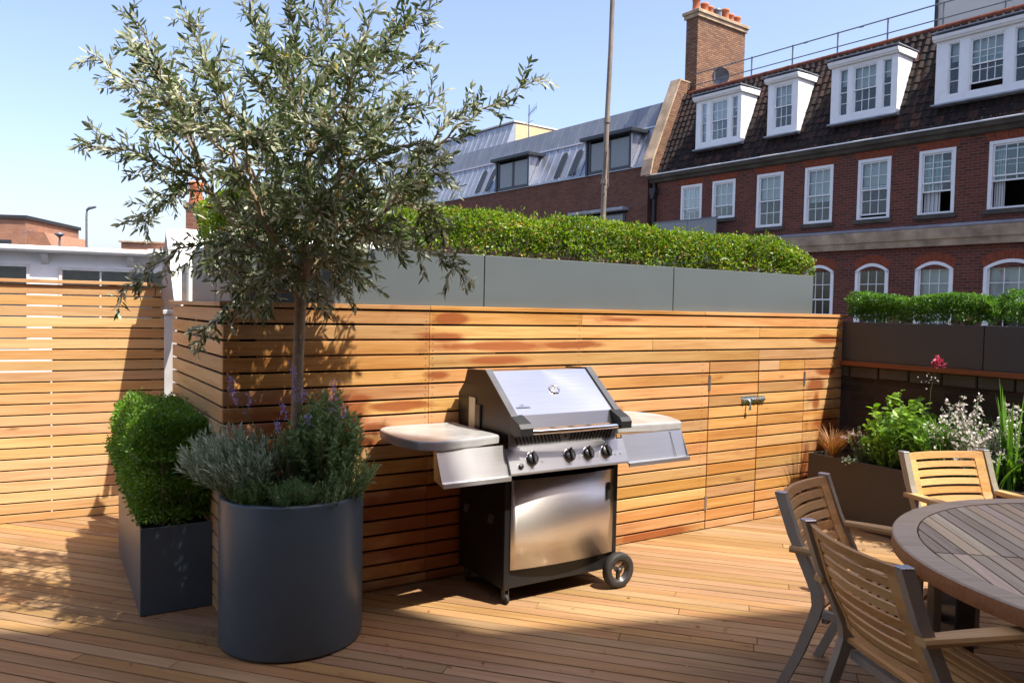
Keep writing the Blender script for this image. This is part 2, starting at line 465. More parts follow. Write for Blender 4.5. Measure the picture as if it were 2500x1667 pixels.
M['ground'] = plain('asphalt_ground', (0.055,0.055,0.055), 0.9, 0, 0.3, 0.4)
M['slab'] = plain('concrete', (0.25,0.24,0.23), 0.9, 0, 0.2, 1)
M['door_glass'] = plain('frosted_panel', (0.20,0.215,0.225), 0.25, 0, 0.05, 2)

def glassmat(name, tint=(0.9,0.95,0.95), refl=1.0):
    m, nt, b = newmat(name)
    nt.nodes.remove(b)
    fr = N_(nt, 'ShaderNodeFresnel'); fr.inputs[0].default_value = 1.5
    v, _, _ = coords(nt); n = noise(nt, v, 1.2, 2)
    bp = N_(nt, 'ShaderNodeBump'); bp.inputs['Strength'].default_value = 0.05; bp.inputs['Distance'].default_value = 0.03
    nt.links.new(n, bp.inputs['Height'])
    gl = N_(nt, 'ShaderNodeBsdfGlossy'); gl.inputs['Roughness'].default_value = 0.03; nt.links.new(bp.outputs[0], gl.inputs['Normal'])
    tr = N_(nt, 'ShaderNodeBsdfTransparent'); tr.inputs[0].default_value = col(tint)
    mx = N_(nt, 'ShaderNodeMixShader')
    nt.links.new(math_(nt, 'MULTIPLY_ADD', fr.outputs[0], refl*0.7, 0.015), mx.inputs[0])
    nt.links.new(tr.outputs[0], mx.inputs[1]); nt.links.new(gl.outputs[0], mx.inputs[2])
    nt.links.new(mx.outputs[0], nt.nodes['Material Output'].inputs[0])
    return m
M['glass'] = glassmat('window_glass')

def tilemat():
    m, nt, b = newmat('old_clay_tiles')
    g = N_(nt, 'ShaderNodeNewGeometry')
    wn = N_(nt, 'ShaderNodeTexWhiteNoise', noise_dimensions='1D'); nt.links.new(g.outputs['Random Per Island'], wn.inputs['W'])
    v, _, _ = coords(nt)
    n = noise(nt, v, 0.55, 4, 0.6); n2 = noise(nt, v, 9, 4, 0.6)
    f = math_(nt, 'ADD', math_(nt, 'MULTIPLY', wn.outputs['Value'], 0.5), math_(nt, 'ADD', math_(nt, 'MULTIPLY', n, 0.55), math_(nt, 'MULTIPLY', n2, 0.2)))
    r = ramp(nt, [(0.35, (0.012,0.010,0.010)), (0.78, (0.030,0.018,0.015)), (0.92, (0.070,0.030,0.020)), (1.06, (0.20,0.075,0.036))])
    nt.links.new(f, r.inputs[0]); nt.links.new(r.outputs[0], b.inputs['Base Color'])
    b.inputs['Roughness'].default_value = 0.8; b.inputs['Specular IOR Level'].default_value = 0.25
    bump(nt, b, n2, 0.4, 0.01)
    return m
M['tile'] = tilemat()
M['olive'] = leafmat('olive_leaves', (0.036,0.066,0.020), (0.145,0.19,0.07), (0.37,0.40,0.27), 0.36, 0.25, (0.45,0.30,0.05), 0.012)
M['hedge'] = leafmat('hedge_leaves', (0.055,0.125,0.012), (0.24,0.335,0.038), None, 0.38, 0.42, (0.42,0.25,0.07), 0.05)
M['hedge2'] = leafmat('box_hedge_leaves', (0.035,0.105,0.015), (0.125,0.24,0.035), None, 0.36, 0.40)
M['hedge_dk'] = leafmat('dark_hedge_leaves', (0.05,0.14,0.015), (0.20,0.36,0.045), None, 0.42, 0.35)
M['silver'] = leafmat('silver_leaves', (0.23,0.31,0.20), (0.45,0.53,0.38), None, 0.6, 0.2)
M['greygreen'] = leafmat('grey_green_leaves', (0.15,0.24,0.09), (0.30,0.42,0.18), None, 0.6, 0.25)
M['needle'] = leafmat('fresh_green_needles', (0.08,0.17,0.06), (0.18,0.30,0.11), None, 0.5, 0.3)
M['mint'] = leafmat('mint_leaves', (0.08,0.19,0.02), (0.26,0.42,0.06), None, 0.45, 0.4)
M['grassblade'] = leafmat('grass_blades', (0.06,0.14,0.03), (0.16,0.28,0.06), None, 0.45, 0.35)
M['bronze'] = leafmat('bronze_blades', (0.15,0.06,0.02), (0.40,0.20,0.07), None, 0.5, 0.3)
M['iris'] = leafmat('iris_blades', (0.10,0.24,0.03), (0.20,0.38,0.06), None, 0.4, 0.4)
M['varieg'] = leafmat('dark_pointed_leaves', (0.03,0.07,0.025), (0.12,0.16,0.07), None, 0.4, 0.3)
M['wpetal'] = leafmat('white_petals', (0.55,0.48,0.46), (0.80,0.76,0.72), None, 0.6, 0.3)
M['ppetal'] = leafmat('purple_petals', (0.22,0.17,0.46), (0.42,0.34,0.68), None, 0.6, 0.3)
M['rpetal'] = leafmat('pink_petals', (0.36,0.03,0.07), (0.60,0.09,0.16), None, 0.5, 0.3)
M['maroon'] = leafmat('maroon_leaves', (0.05,0.012,0.015), (0.14,0.03,0.03), None, 0.45, 0.25)
M['ridge'] = plain('ridge_clay', (0.13,0.042,0.025), 0.85, 0, 0.4, 3, 0.2, 0.3)
M['ventgrey'] = plain('vent_grey', (0.30,0.30,0.305), 0.4, 0.8, 0.1, 6)
M['cedar_dark'] = wood('stained_cedar', (0.34,0.135,0.045), (0.25,0.085,0.025), (0.14,0.04,0.012), 0.6, 0, 80, None)
M['steel_dim_reflection'] = steel('dim_reflection_steel', (0.34,0.345,0.35), 0.34, 0, 0.0, True)
# ================================================================== SETTING
def clip_line(poly, o, d):
    t0, t1 = -1e9, 1e9
    n = len(poly)
    for i in range(n):
        a = poly[i]; b = poly[(i+1) % n]
        ex, ey = b[0]-a[0], b[1]-a[1]
        nx, ny = -ey, ex           # inward for CCW
        den = nx*d[0]+ny*d[1]; num = nx*(o[0]-a[0])+ny*(o[1]-a[1])
        if abs(den) < 1e-9:
            if num < 0: return None
            continue
        t = -num/den
        if den > 0: t0 = max(t0, t)
        else: t1 = min(t1, t)
    return (t0, t1) if t1 > t0 else None

TERR = [(-6.6,-3.2),(1.2,-3.2),(6.9,-0.4),(7.0,0.2),(2.95,6.95),(-2.45,6.32),(-6.6,4.10)]
tag(MB().box(-2500,2500,-2500,2500,-9.2,-9.0).build('ground', M['ground']), 'grey street level ground far below the roof terrace', 'ground', None, 'structure')
tag(MB().prism(TERR, -9.0, -0.034, 'z').build('terrace_base', M['slab']), 'concrete roof slab under the timber deck', 'slab', None, 'structure')

DAZ = 106.5
dd = az(DAZ); dn = az(DAZ-90)
bd = MB(); ct = math.cos(rz(DAZ)); stt = math.sin(rz(DAZ))
pitch = 0.0875
inv = lambda p: (p[0]*dd[0]+p[1]*dd[1], p[0]*dn[0]+p[1]*dn[1])
polyl = [inv(p) for p in TERR]
A_ = sum(polyl[i][0]*polyl[(i+1)%len(polyl)][1]-polyl[(i+1)%len(polyl)][0]*polyl[i][1] for i in range(len(polyl)))
if A_ < 0: polyl = polyl[::-1]
ys = [p[1] for p in polyl]
y = min(ys)+0.01
while y < max(ys)-pitch:
    c = clip_line(polyl, (0, y+pitch/2), (1, 0))
    if c and c[1]-c[0] > 0.2:
        x = c[0]
        nxt = x + random.uniform(0.6, 3.6)
        while True:
            e = min(nxt, c[1])
            zt = random.uniform(-0.0016, 0.0)
            bd.box(x, e-0.003, y, y+pitch-0.0075, -0.028, zt, 0, None, 0.0016)
            if e >= c[1]: break
            x = e; nxt = x + random.choice([3.0, 3.6, 2.4])
    y += pitch
deck = bd.build('deck', M['deck'], None, (0,0,0), rz(DAZ))
tag(deck, 'honey brown timber deck boards of the roof terrace', 'deck', None, 'structure')

# ------------------------------------------------------------------ cedar enclosure (frame W)
WO = Vector((-1.457, 3.961, 0)); WA = 57.5
WX = Vector((*az(WA), 0)); WN = Vector((*az(WA-90), 0))
def W(s, p, z=0): return WO + WX*s + WN*p + Vector((0,0,z))
wall = empty('cedar_wall', WO, rz(WA), 'cedar slat screen wall with a double cupboard door and darker red stains behind the barbecue', 'wall')
PIT = 0.0854
def gapz(k): return 1.5985 - PIT*k
WL = 5.06
sl = MB()
SCREW = []
for k in range(0, 19):
    z1 = gapz(k) - 0.006 if k else gapz(0)-0.007
    z0 = gapz(k+1) + 0.006 if k < 18 else 0.006
    if k < 4:
        js = [0.0, 1.157, random.choice([2.27, 2.9, 3.4, 4.01]), WL]
    else:
        js = [0.0, 1.157, random.choice([2.27, 2.27, 3.47]), 3.47]
    js = sorted(set(js))
    for a, b in zip(js[:-1], js[1:]):
        sl.box(a+0.0008, b-0.0008, 0.0, 0.02, z0, z1, 0, None, 0.0018)
    if k >= 4: sl.box(4.572, WL, 0.0, 0.02, z0, z1, 0, None, 0.0018)
    for s in (0.06, 1.135, 1.18, 2.25, 3.40, 4.62, WL-0.08):
        if k < 4 and 3 < s < 4.7: continue
        for zz in (z0+0.016, z1-0.016):
            if z1-z0 > 0.06: SCREW.append((s, zz))
for s, zz in SCREW:
    sl.lathe([(0.0035, -0.0012), (0.0035, 0.0009)], 6, 1, False, Matrix.Translation((s, 0.0, zz)) @ Matrix.Rotation(PI/2, 4, 'X'))
    sl.add([(s-0.003,-0.0012,zz-0.003),(s+0.003,-0.0012,zz-0.003),(s+0.003,-0.0012,zz+0.003),(s-0.003,-0.0012,zz+0.003)], [(0,1,2,3)], 1)
sl.build('slat_panel', [M['cedar'], M['charcoal']], wall)
# return side, boards run along local y
rs = MB()
for k in range(0, 19):
    z1 = gapz(k)-0.006; z0 = gapz(k+1)+0.006 if k < 18 else 0.006
    rs.box(0.021, 1.47, -0.02, 0.0, z0, z1, 0, None, 0.0018)
rs.build('return_panel', M['cedar_f'], wall, (0,0,0), PI/2)
cp = MB()
for a, b in ((-0.02, 1.157), (1.157, 3.4), (3.4, 5.115)):
    cp.box(a+0.001, b-0.001, -0.008, 0.10, 1.6005, 1.625, 0, None, 0.002)
cp.build('top_cap', M['cedar'], wall)
MB().box(0.10, 1.50, -0.10, 0.02, 1.6005, 1.625, 0, None, 0.002).build('return_cap', M['cedar_f'], wall, (0,0,0), PI/2)
pt = MB()
for s in (0.06, 1.157, 2.27, 3.42, 4.62, 5.0): pt.box(s-0.025, s+0.025, 0.0215, 0.07, 0.0, 1.59)
for yy in (0.8, 1.42): pt.box(0.0215, 0.06, yy-0.025, yy+0.025, 0.0, 1.59)
pt.build('post', M['cedar'], wall)
MB().box(0.065, WL, 0.0725, 0.085, 0.0, 1.6002).box(0.065, 0.08, 0.09, 1.469, 0.0, 1.6002).build('dark_backing', M['black'], wall)  # black sheet added to paint the unlit inside seen through the gaps
lt = MB()
for s0, s1, k in ((0.17,1.10,3),(1.22,1.62,3),(0.17,0.55,2),(0.60,1.09,2),(4.60,4.86,0),(4.66,4.86,1),(4.75,4.93,4),(1.19,1.45,3)):
    lt.box(s0, s1, 0.0225, 0.03, gapz(k)-0.012, gapz(k)+0.012)
lt.build('gap_daylight', M['cedar_end'], wall)  # pale strips added to paint daylight showing through the slat gaps
# cupboard doors
for nm, a, b, hx in (('l', 3.474, 4.010, 3.474), ('r', 4.016, 4.568, 4.568)):
    d = MB()
    for k in range(4, 19):
        z1 = gapz(k)-0.006; z0 = gapz(k+1)+0.006 if k < 18 else 0.006
        if nm == 'r' and k == 4:
            d.box(a+0.002, a+0.24, -0.001, 0.019, z0, z1, 1, None, 0.0015)
            d.box(a+0.242, b-0.002, -0.001, 0.019, z0, z1, 0, None, 0.0015)
        else:
            d.box(a+0.002, b-0.002, -0.001, 0.019, z0, z1, 0, None, 0.0015)
    for s in (a+0.03, b-0.03):
        d.box(s-0.022, s+0.022, 0.0195, 0.04, 0.02, 1.25)
    do = d.build('cupboard_door', [M['cedar'], M['cedar_end']], wall)
    for zz in (1.10, 0.20):
        h = MB().box(hx-0.012, hx+0.012, -0.004, -0.0015, zz-0.055, zz+0.055)
        h.tube([(hx,-0.006,zz-0.055),(hx,-0.006,zz+0.055)], 0.0045, 8)
        h.build('hinge', M['galv'], do)
lb = MB()
lb.box(3.825, 3.995, -0.0045, -0.0012, 0.925, 0.985, 0, None, 0.001)
lb.box(4.022, 4.085, -0.0045, -0.0012, 0.93, 0.98, 0, None, 0.001)
lb.tube([(3.835,-0.013,0.955),(4.08,-0.013,0.955)], 0.0075, 10)
for s in (3.85, 3.92, 3.98, 4.04, 4.07): lb.box(s-0.007, s+0.007, -0.023, -0.003, 0.943, 0.967, 0, None, 0.002)
lb.tube([(3.89,-0.013,0.955),(3.89,-0.030,0.945),(3.89,-0.034,0.90)], 0.006, 8)
lb.box(3.878, 3.902, -0.036, -0.028, 0.875, 0.905, 0, None, 0.002)
lb.build('door_bolt', M['galv'], wall)

# planter trough along the wall top (L-shaped, two legs)
ptr = empty('wall_top_planter', W(0,0,0), rz(WA), 'long light grey metal trough planter on top of the cedar wall', 'planter')
def trough(x0, x1, y0, y1, z0, z1, t=0.012, M_=None):
    b = MB()
    b.box(x0, x1, y0, y0+t, z0, z1, 0, None, 0.002); b.box(x0, x1, y1-t, y1, z0, z1, 0, None, 0.002)
    b.box(x0, x0+t, y0+t, y1-t, z0, z1, 0, None, 0.002); b.box(x1-t, x1, y0+t, y1-t, z0, z1, 0, None, 0.002)
    b.box(x0+t, x1-t, y0+t, y1-t, z0, z0+t)
    return b
zt0, zt1 = 1.6252, 1.940
for a, b in ((0.05, 1.543), (1.549, 3.123), (3.129, 4.70)):
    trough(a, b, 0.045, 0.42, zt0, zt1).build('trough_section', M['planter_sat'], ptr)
trough(0.05, 0.40, 0.424, 1.09, zt0, zt1).build('trough_section', M['planter_sat'], ptr)
for x_ in (1.5435, 3.1235): MB().box(x_, x_+0.005, 0.052, 0.41, zt0, zt1-0.004).build('joint_strip', M['seam'], ptr)
for q_ in ((0.065,1.53,0.06,0.405),(1.563,3.11,0.06,0.405),(3.143,4.685,0.06,0.405),(0.065,0.385,0.44,1.075)): MB().box(*q_, 1.80, 1.915).build('soil', M['soil'], ptr)

def hedge_leaves(n, boxfn, L=(0.018,0.030), asp=0.55, up=0.25):
    P, Nn = boxfn(n)
    T = Nn*0.7 + unit(len(P))*0.9; T[:, 2] += up
    Nm = unit(len(P))*0.8 + np.array([0,0,0.8]) + Nn*0.4
    Ls = rng.uniform(L[0], L[1], len(P))
    return P, T, Nm, Ls, Ls*asp

def box_shell(segs, prof, n, depth=0.09, wob=0.03, seedv=0):
    """points scattered in the outer layer of a clipped hedge. segs: list of (x0,x1,y0,y1); prof(x)-> (zb, zt)"""
    ar = [ (s[1]-s[0])*0.9*2+(s[3]-s[2])*2*0.5+(s[1]-s[0])*(s[3]-s[2]) for s in segs]
    out = []; nrm = []
    for s, a in zip(segs, ar):
        m = int(n*a/sum(ar))
        x0, x1, y0, y1 = s
        lx, ly = x1-x0, y1-y0
        h = 0.35
        w = np.array([lx*h*1.25, lx*h*0.5, ly*h, ly*h, lx*ly*1.25]); w /= w.sum()
        f = rng.choice(5, m, p=w)
        u = rng.random(m); v = rng.random(m)
        dep = np.abs(rng.normal(0, depth*0.5, m))
        x = np.where(f == 2, x0+dep, np.where(f == 3, x1-dep, x0+u*lx))
        y = np.where(f == 0, y0+dep, np.where(f == 1, y1-dep, y0+v*ly))
        zz = np.array([prof(a_) for a_ in x])
        t = np.where(f == 4, 1-dep/0.4, np.where(f < 2, v, u))
        z = zz[:, 0] + (zz[:, 1]-zz[:, 0])*np.clip(t, 0, 1)
        # rounded top edges and lumpy faces
        bump_ = wob*(np.sin(x*9.1+seedv)+np.sin(x*23.7+z*17+1.3+seedv)*0.7+np.sin(y*31+x*13+seedv)*0.5+np.sin(z*29+x*5))
        nx = np.where(f == 2, -1, np.where(f == 3, 1, 0)).astype(float)
        ny = np.where(f == 0, -1, np.where(f == 1, 1, 0)).astype(float)
        nz = np.where(f == 4, 1, 0).astype(float)
        x = x+nx*bump_; y = y+ny*bump_; z = z+nz*bump_*0.9
        tt = np.clip((t-0.82)/0.18, 0, 1)
        y = y-ny*tt*0.05*np.where(f < 2, 1, 0)
        out.append(np.stack([x, y, z], 1)); nrm.append(np.stack([nx, ny, nz], 1))
    return np.concatenate(out), np.concatenate(nrm)

def prof_wall(x):
    top = 2.215 + 0.010*math.sin(x*3.1)+0.008*math.sin(x*7.7+1)+0.006*math.sin(x*15.1)
    if x < 0.2: top -= (0.2-x)*0.2
    if x > 4.2: top -= (x-4.2)**2*0.42
    ph = math.sin(x*14.5+0.7*math.sin(x*4))
    bot = 1.935 + max(0, ph)**3*0.06
    return bot, top
hd = empty('wall_hedge', W(0,0,0), rz(WA), 'long clipped yellow green hedge growing in the light grey trough on the cedar wall', 'hedge')
segs = [(0.06, 4.78, 0.085, 0.42), (0.06, 0.40, 0.40, 1.0)]
P, T, Nn, Ls, Ws = hedge_leaves(34000, lambda n: box_shell(segs, prof_wall, n, 0.08, 0.011))
keep = ~((P[:,2] < 2.07) & (rng.random(len(P)) < 0.45) & (P[:,1] < 0.2))
P, T, Nn, Ls, Ws = P[keep], T[keep], Nn[keep], Ls[keep], Ws[keep]
# loose sprigs poking out of the top
sp = []
for i in range(260):
    x = rng.uniform(0.08, 4.7); yv = rng.uniform(0.10, 0.40); zt_ = prof_wall(x)[1]
    hgt = rng.uniform(0.01, 0.05)
    for j in range(6): sp.append((x+rng.normal(0,0.006), yv+rng.normal(0,0.006), zt_+hgt*j/5))
sp = np.array(sp); n_ = len(sp)
P = np.concatenate([P, sp]); T = np.concatenate([T, unit(n_)+np.array([0,0,0.9])]); Nn = np.concatenate([Nn, unit(n_)])
Ls = np.concatenate([Ls, rng.uniform(0.018,0.028,n_)]); Ws = np.concatenate([Ws, rng.uniform(0.009,0.014,n_)])
leaf_mesh('foliage', P, T, Nn, Ls, Ws, M['hedge'], hd)
st = MB()
for i in range(46):
    x = 0.12+i*0.102+random.uniform(-0.03,0.03)
    for j in range(3):
        st.tube([(x, 0.22+random.uniform(-.05,.05), 1.90), (x+random.uniform(-.04,.04), 0.2+random.uniform(-.06,.06), 2.02), (x+random.uniform(-.08,.08), 0.2+random.uniform(-.08,.08), 2.15)], 0.0045, 5)
st.build('stems', M['bark'], hd)
# dark inner mass so the hedge is not see-through is made of leaves too
P, Nn0 = box_shell([(0.12,4.62,0.13,0.36),(0.12,0.34,0.4,0.95)], lambda x: (2.0, prof_wall(x)[1]-0.06), 6000, 0.12)
leaf_mesh('inner_foliage', P, unit(len(P)), unit(len(P)), rng.uniform(0.03,0.05,len(P)), rng.uniform(0.02,0.03,len(P)), M['hedge'], hd)

# gabled white roof hatch behind the wall
gr = empty('roof_lantern', W(0,0,0), rz(WA), 'white gabled roof with a brown lead covered end behind the cedar wall corner', 'roof')
GX0, GX1 = 0.085, 1.75
prof = [(1.74,1.56),(1.74,1.62),(2.10,2.12),(2.17,2.16),(2.25,2.12),(2.375,1.93),(2.41,1.75),(2.41,1.56)]
MB().prism(prof, GX0+0.012, GX1, 'x').build('white_slope', M['white'], gr)
pg = [(1.765,1.60),(1.752,1.625),(2.105,2.112),(2.17,2.15),(2.245,2.112),(2.37,1.93),(2.405,1.75),(2.40,1.65),(2.30,1.585),(2.10,1.55)]
MB().prism(pg, GX0-0.012, GX0+0.010, 'x').build('lead_gable', M['lead'], gr)
MB().box(0.12, 1.7, 1.80, 2.36, 0.0, 1.558).build('lower_wall', M['offwhite'], gr)
vg = MB()
vg.bar((GX0-0.014,1.722,1.60),(GX0-0.014,2.10,2.135), 0.04, 0.018)
vg.build('verge_strip', M['leadflash'], gr)
MB().box(0.075,0.095,1.43,1.60,1.60,1.87,0,None,0.004).build('glazed_strip', M['door_glass'], gr)
po = Vector((-2.345, 5.40, 0))
pp = MB().box(-0.034,0.034,-0.034,0.034,0.0,1.53,0,None,0.003).box(-0.042,0.042,-0.042,0.042,1.53,1.56,0,None,0.004)
tag(pp.build('corner_post', M['offwhite'], None, po, 0.12), 'slim white painted post at the end of the cedar return beside the fence', 'post')

# ------------------------------------------------------------------ left fence
FA = 61.9; FB = Vector((-2.985, 5.921, 0)); FX = Vector((*az(FA),0))
fence = empty('slat_fence', FB, rz(FA), 'tall sunlit fence of narrow pale cedar slats at the left', 'fence')
fs = MB()
FP = 0.0793
F0, F1 = -3.2, 0.40
for k in range(0, 23):
    z1 = 1.727 - FP*k - 0.005; z0 = 1.727 - FP*(k+1) + 0.005
    if z0 < 0.005: z0 = 0.004
    if z1 - z0 < 0.02: continue
    cuts = [F0, random.choice([-1.9, -1.4, -2.3]), F1] if random.random() < 0.6 else [F0, F1]
    for a, b in zip(cuts[:-1], cuts[1:]): fs.box(a, b-0.001, 0, 0.02, z0, z1, 0, None, 0.0018)
fs.build('slat_panel', M['cedar_f'], fence)
MB().box(F0, F1-0.1, -0.02, 0.07, 1.7325, 1.757, 0, None, 0.002).build('top_cap', M['cedar_f'], fence)
for x in (-2.85, -1.55, -0.02, 0.28):
    MB().box(x-0.03, x+0.03, 0.0215, 0.08, 0, 1.732).build('post', M['cedar_f'], fence)
MB().box(-0.42, 0.40, 0.084, 0.092, 0.0, 1.42).box(F0, -0.43, 0.084, 0.092, 0.0, 1.04).build('dark_backing', M['black'], fence)

# ------------------------------------------------------------------ right boundary: planter on beam on old brick wall
PA = 180-33.08; PO = Vector((2.802, 6.675, 0)); PX = Vector((*az(PA),0))
bw = empty('boundary_wall', PO, rz(PA), 'old dark brick garden wall in shade below the dark grey trough', 'wall')
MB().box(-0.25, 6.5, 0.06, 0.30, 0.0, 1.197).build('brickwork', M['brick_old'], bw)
cb_ = MB()
for i in range(26):
    x = -0.2+i*0.26
    cb_.box(x, x+0.25, 0.035, 0.32, 1.10+random.uniform(-.01,.01), 1.196, 0, None, 0.008)
cb_.build('coping_course', M['stone_dk'], bw)
tag(MB().box(-0.02, 3.3, -0.02, 0.34, 1.200, 1.240, 0, None, 0.003).box(3.303, 6.5, -0.02, 0.34, 1.200, 1.240, 0, None, 0.003).build('cedar_beam', M['cedar_dark'], None, PO, rz(PA)), 'thin orange cedar beam under the dark grey trough on the brick wall', 'beam')
p2 = empty('boundary_planter', PO, rz(PA), 'dark grey metal trough planter on the right boundary wall', 'planter')
for a, b in ((0.0, 1.146), (1.152, 2.60), (2.606, 4.2), (4.206, 6.4)):
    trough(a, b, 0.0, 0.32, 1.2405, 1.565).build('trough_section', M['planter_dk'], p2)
for x_ in (1.1465, 2.6005): MB().box(x_, x_+0.005, 0.006, 0.3, 1.245, 1.56).build('joint_strip', M['seam'], p2)
MB().box(0.015,1.13,0.015,0.30,1.42,1.545).box(1.168,2.58,0.015,0.30,1.42,1.545).box(2.622,4.18,0.015,0.30,1.42,1.545).box(4.222,6.38,0.015,0.30,1.42,1.545).build('soil', M['soil'], p2)

def low_hedge(name, x0, x1, label, n, seedv):
    h = empty(name, PO, rz(PA), label, 'hedge')
    def pr(x):
        e = min(x-x0, x1-x)
        top = 1.785+0.010*math.sin(x*9+seedv)+0.008*math.sin(x*21) - max(0, 0.06-e)*0.6
        return 1.575+max(0, 0.10-e)*0.35+0.02*max(0,math.sin(x*17+seedv)), top
    P, T, Nn, Ls, Ws = hedge_leaves(n, lambda n: box_shell([(x0, x1, 0.02, 0.30)], pr, n, 0.07, 0.011, seedv), (0.016,0.026), 0.6)
    leaf_mesh('foliage', P, T, Nn, Ls, Ws, M['hedge2'], h)
    P, _ = box_shell([(x0+0.06, x1-0.06, 0.08, 0.24)], lambda x: (1.66, 1.73), n//6, 0.1)
    leaf_mesh('inner_foliage', P, unit(len(P)), unit(len(P)), rng.uniform(0.03,0.045,len(P)), rng.uniform(0.018,0.026,len(P)), M['hedge_dk'], h)
    s = MB(); x = x0+0.08
    while x < x1-0.05:
        for j in range(3): s.tube([(x+random.uniform(-.02,.02), 0.15, 1.54), (x+random.uniform(-.05,.05), 0.15+random.uniform(-.05,.05), 1.72)], 0.004, 5)
        x += 0.17
    s.build('stems', M['bark'], h)
low_hedge('box_hedge', 0.03, 1.17, 'low bright green box hedge in the dark trough against the red brick house', 12000, 0.4)
low_hedge('box_shrub', 1.23, 2.4, 'second low box hedge cut by the right edge of the photo', 8000, 2.1)
low_hedge('box_shrub', 2.47, 4.4, 'third box hedge further along the dark trough outside the frame', 5000, 3.3)
# a thin yellowish shrub at the far end
# ------------------------------------------------------------------ raised bed
BO = Vector((2.40, 6.28, 0))
bed = empty('bed_planter', BO, rz(PA), 'low dark brown metal planter bed against the boundary wall', 'planter')
trough(0.0, 1.62, 0.0, 0.52, 0.002, 0.515, 0.012).build('bed_section', M['planter_br'], bed)
trough(1.626, 5.2, 0.0, 0.52, 0.002, 0.515, 0.012).build('bed_section', M['planter_br'], bed)
MB().box(0.015, 1.60, 0.015, 0.50, 0.40, 0.485).box(1.642, 5.18, 0.015, 0.50, 0.40, 0.485).build('soil', M['soil'], bed)
def BD(x, y, z=0.485):
    return BO + PX*x + Vector((*az(PA-90),0))*y + Vector((0,0,z))

# ------------------------------------------------------------------ left square planter box with hedge
RA = -31.1
LB = Vector((-1.875, 3.965, 0))
lbx = empty('box_planter', LB, rz(RA+90), 'dark grey square planter box standing against the cedar return', 'planter')
trough(0.0, 0.37, 0.0, 1.25, 0.002, 0.455, 0.012).build('box_shell', M['planter'], lbx)
MB().box(0.013, 0.357, 0.013, 1.237, 0.35, 0.425).build('soil', M['soil'], lbx)
hb = empty('box_hedge', LB, rz(RA+90), 'dense dark green clipped hedge in the square planter box by the left fence', 'hedge')
def prl(x): return 0.47, 1.015
def shell2(n):
    P, Nn = box_shell([(-0.03, 0.40, 0.03, 1.22)], prl, n, 0.10, 0.02, 1.0)
    # bulge of the young growth towards the camera and over the rim
    z = P[:, 2]
    P[:, 1] -= np.where(Nn[:, 1] < 0, 0.03*np.sin(np.clip((z-0.45)/0.6, 0, 1)*PI), 0)
    e = np.minimum(np.minimum(P[:,0]+0.03, 0.40-P[:,0]), np.minimum(P[:,1]-0.03, 1.22-P[:,1]))
    P[:, 2] -= np.clip((z-0.80)/0.19, 0, 1)*np.clip((0.13-e)/0.13, 0, 1.3)**2*0.10 + 0.025*np.clip((P[:,0]-0.2)/0.2, 0, 1)*(z > 0.9)
    P[:, 2] += rng.exponential(0.012, len(P))*(z > 0.9)
    k = np.clip((0.62-z)/0.16, 0, 1)
    P[:, 0] += np.where(Nn[:, 0] != 0, -Nn[:, 0]*0.05*k, 0)
    return P, Nn
P, T, Nn, Ls, Ws = hedge_leaves(34000, shell2, (0.016,0.028), 0.5)
leaf_mesh('foliage', P, T, Nn, Ls, Ws, M['hedge_dk'], hb)
P, _ = box_shell([(0.05, 0.32, 0.12, 1.12)], lambda x: (0.46, 0.88), 4000, 0.12)
leaf_mesh('inner_foliage', P, unit(len(P)), unit(len(P)), rng.uniform(0.03,0.05,len(P)), rng.uniform(0.018,0.028,len(P)), M['hedge_dk'], hb)
s = MB()
for i in range(7):
    for j in range(3): s.tube([(0.18+random.uniform(-.08,.08), 0.1+i*0.17, 0.42), (0.18+random.uniform(-.14,.14), 0.1+i*0.17+random.uniform(-.08,.08), 0.8)], 0.006, 5)
s.build('stems', M['bark'], hb)

# ------------------------------------------------------------------ round planter
RP = Vector((-1.056, 3.806, 0)); RR = 0.340
rp = empty('round_planter', RP, 0, 'large round glossy dark grey planter holding the olive tree', 'planter')
MB().lathe([(0.0,0.004),(RR-0.012,0.004),(RR-0.004,0.008),(RR,0.016),(RR,0.700),(RR-0.002,0.709),(RR-0.008,0.713),(RR-0.020,0.713),(RR-0.026,0.708),(RR-0.028,0.60)], 128).build('shell', M['planter'], rp)
MB().lathe([(0.0,0.69),(0.15,0.685),(RR-0.03,0.665)], 48).build('soil', M['soil'], rp)
# ================================================================== OLIVE TREE
TT = [(-2.103, 3.9, 2.823), (-2.094, 3.75, 2.326), (-2.006, 4.05, 2.708), (-1.814, 3.7, 2.952), (-2.031, 4.1, 2.971), (-1.61, 3.8, 3.031), (-1.428, 3.5, 2.727), (-1.388, 4.0, 3.112), (-1.095, 3.7, 3.116), (-1.107, 3.45, 2.752), (-0.934, 3.9, 3.103), (-0.699, 3.45, 2.725), (-0.691, 4.0, 3.116), (-0.394, 3.8, 3.056), (-0.491, 3.6, 2.888), (-0.421, 4.0, 2.93), (-0.38, 3.65, 2.556), (-0.195, 3.9, 2.615), (0.1, 3.8, 2.725), (-0.391, 3.45, 2.293), (-0.319, 3.9, 2.264), (-0.337, 3.7, 1.983), (-0.203, 3.8, 1.74), (-0.462, 3.5, 1.815), (-1.858, 3.75, 1.655), (-1.885, 3.95, 1.975), (-1.444, 3.55, 1.41), (-1.56, 3.6, 2.114), (-1.315, 3.45, 1.794), (-1.124, 3.3, 2.316), (-0.738, 3.25, 2.28), (-0.848, 3.3, 1.932), (-1.478, 4.1, 1.914), (-0.767, 4.15, 2.189), (-1.216, 4.2, 2.681), (-0.611, 4.2, 2.715), (-1.821, 4.2, 2.562), (-0.787, 4.05, 1.883), (-1.114, 3.5, 1.547), (-1.71, 3.6, 2.735)]
TB = Vector((-1.045, 3.80, 0.68))
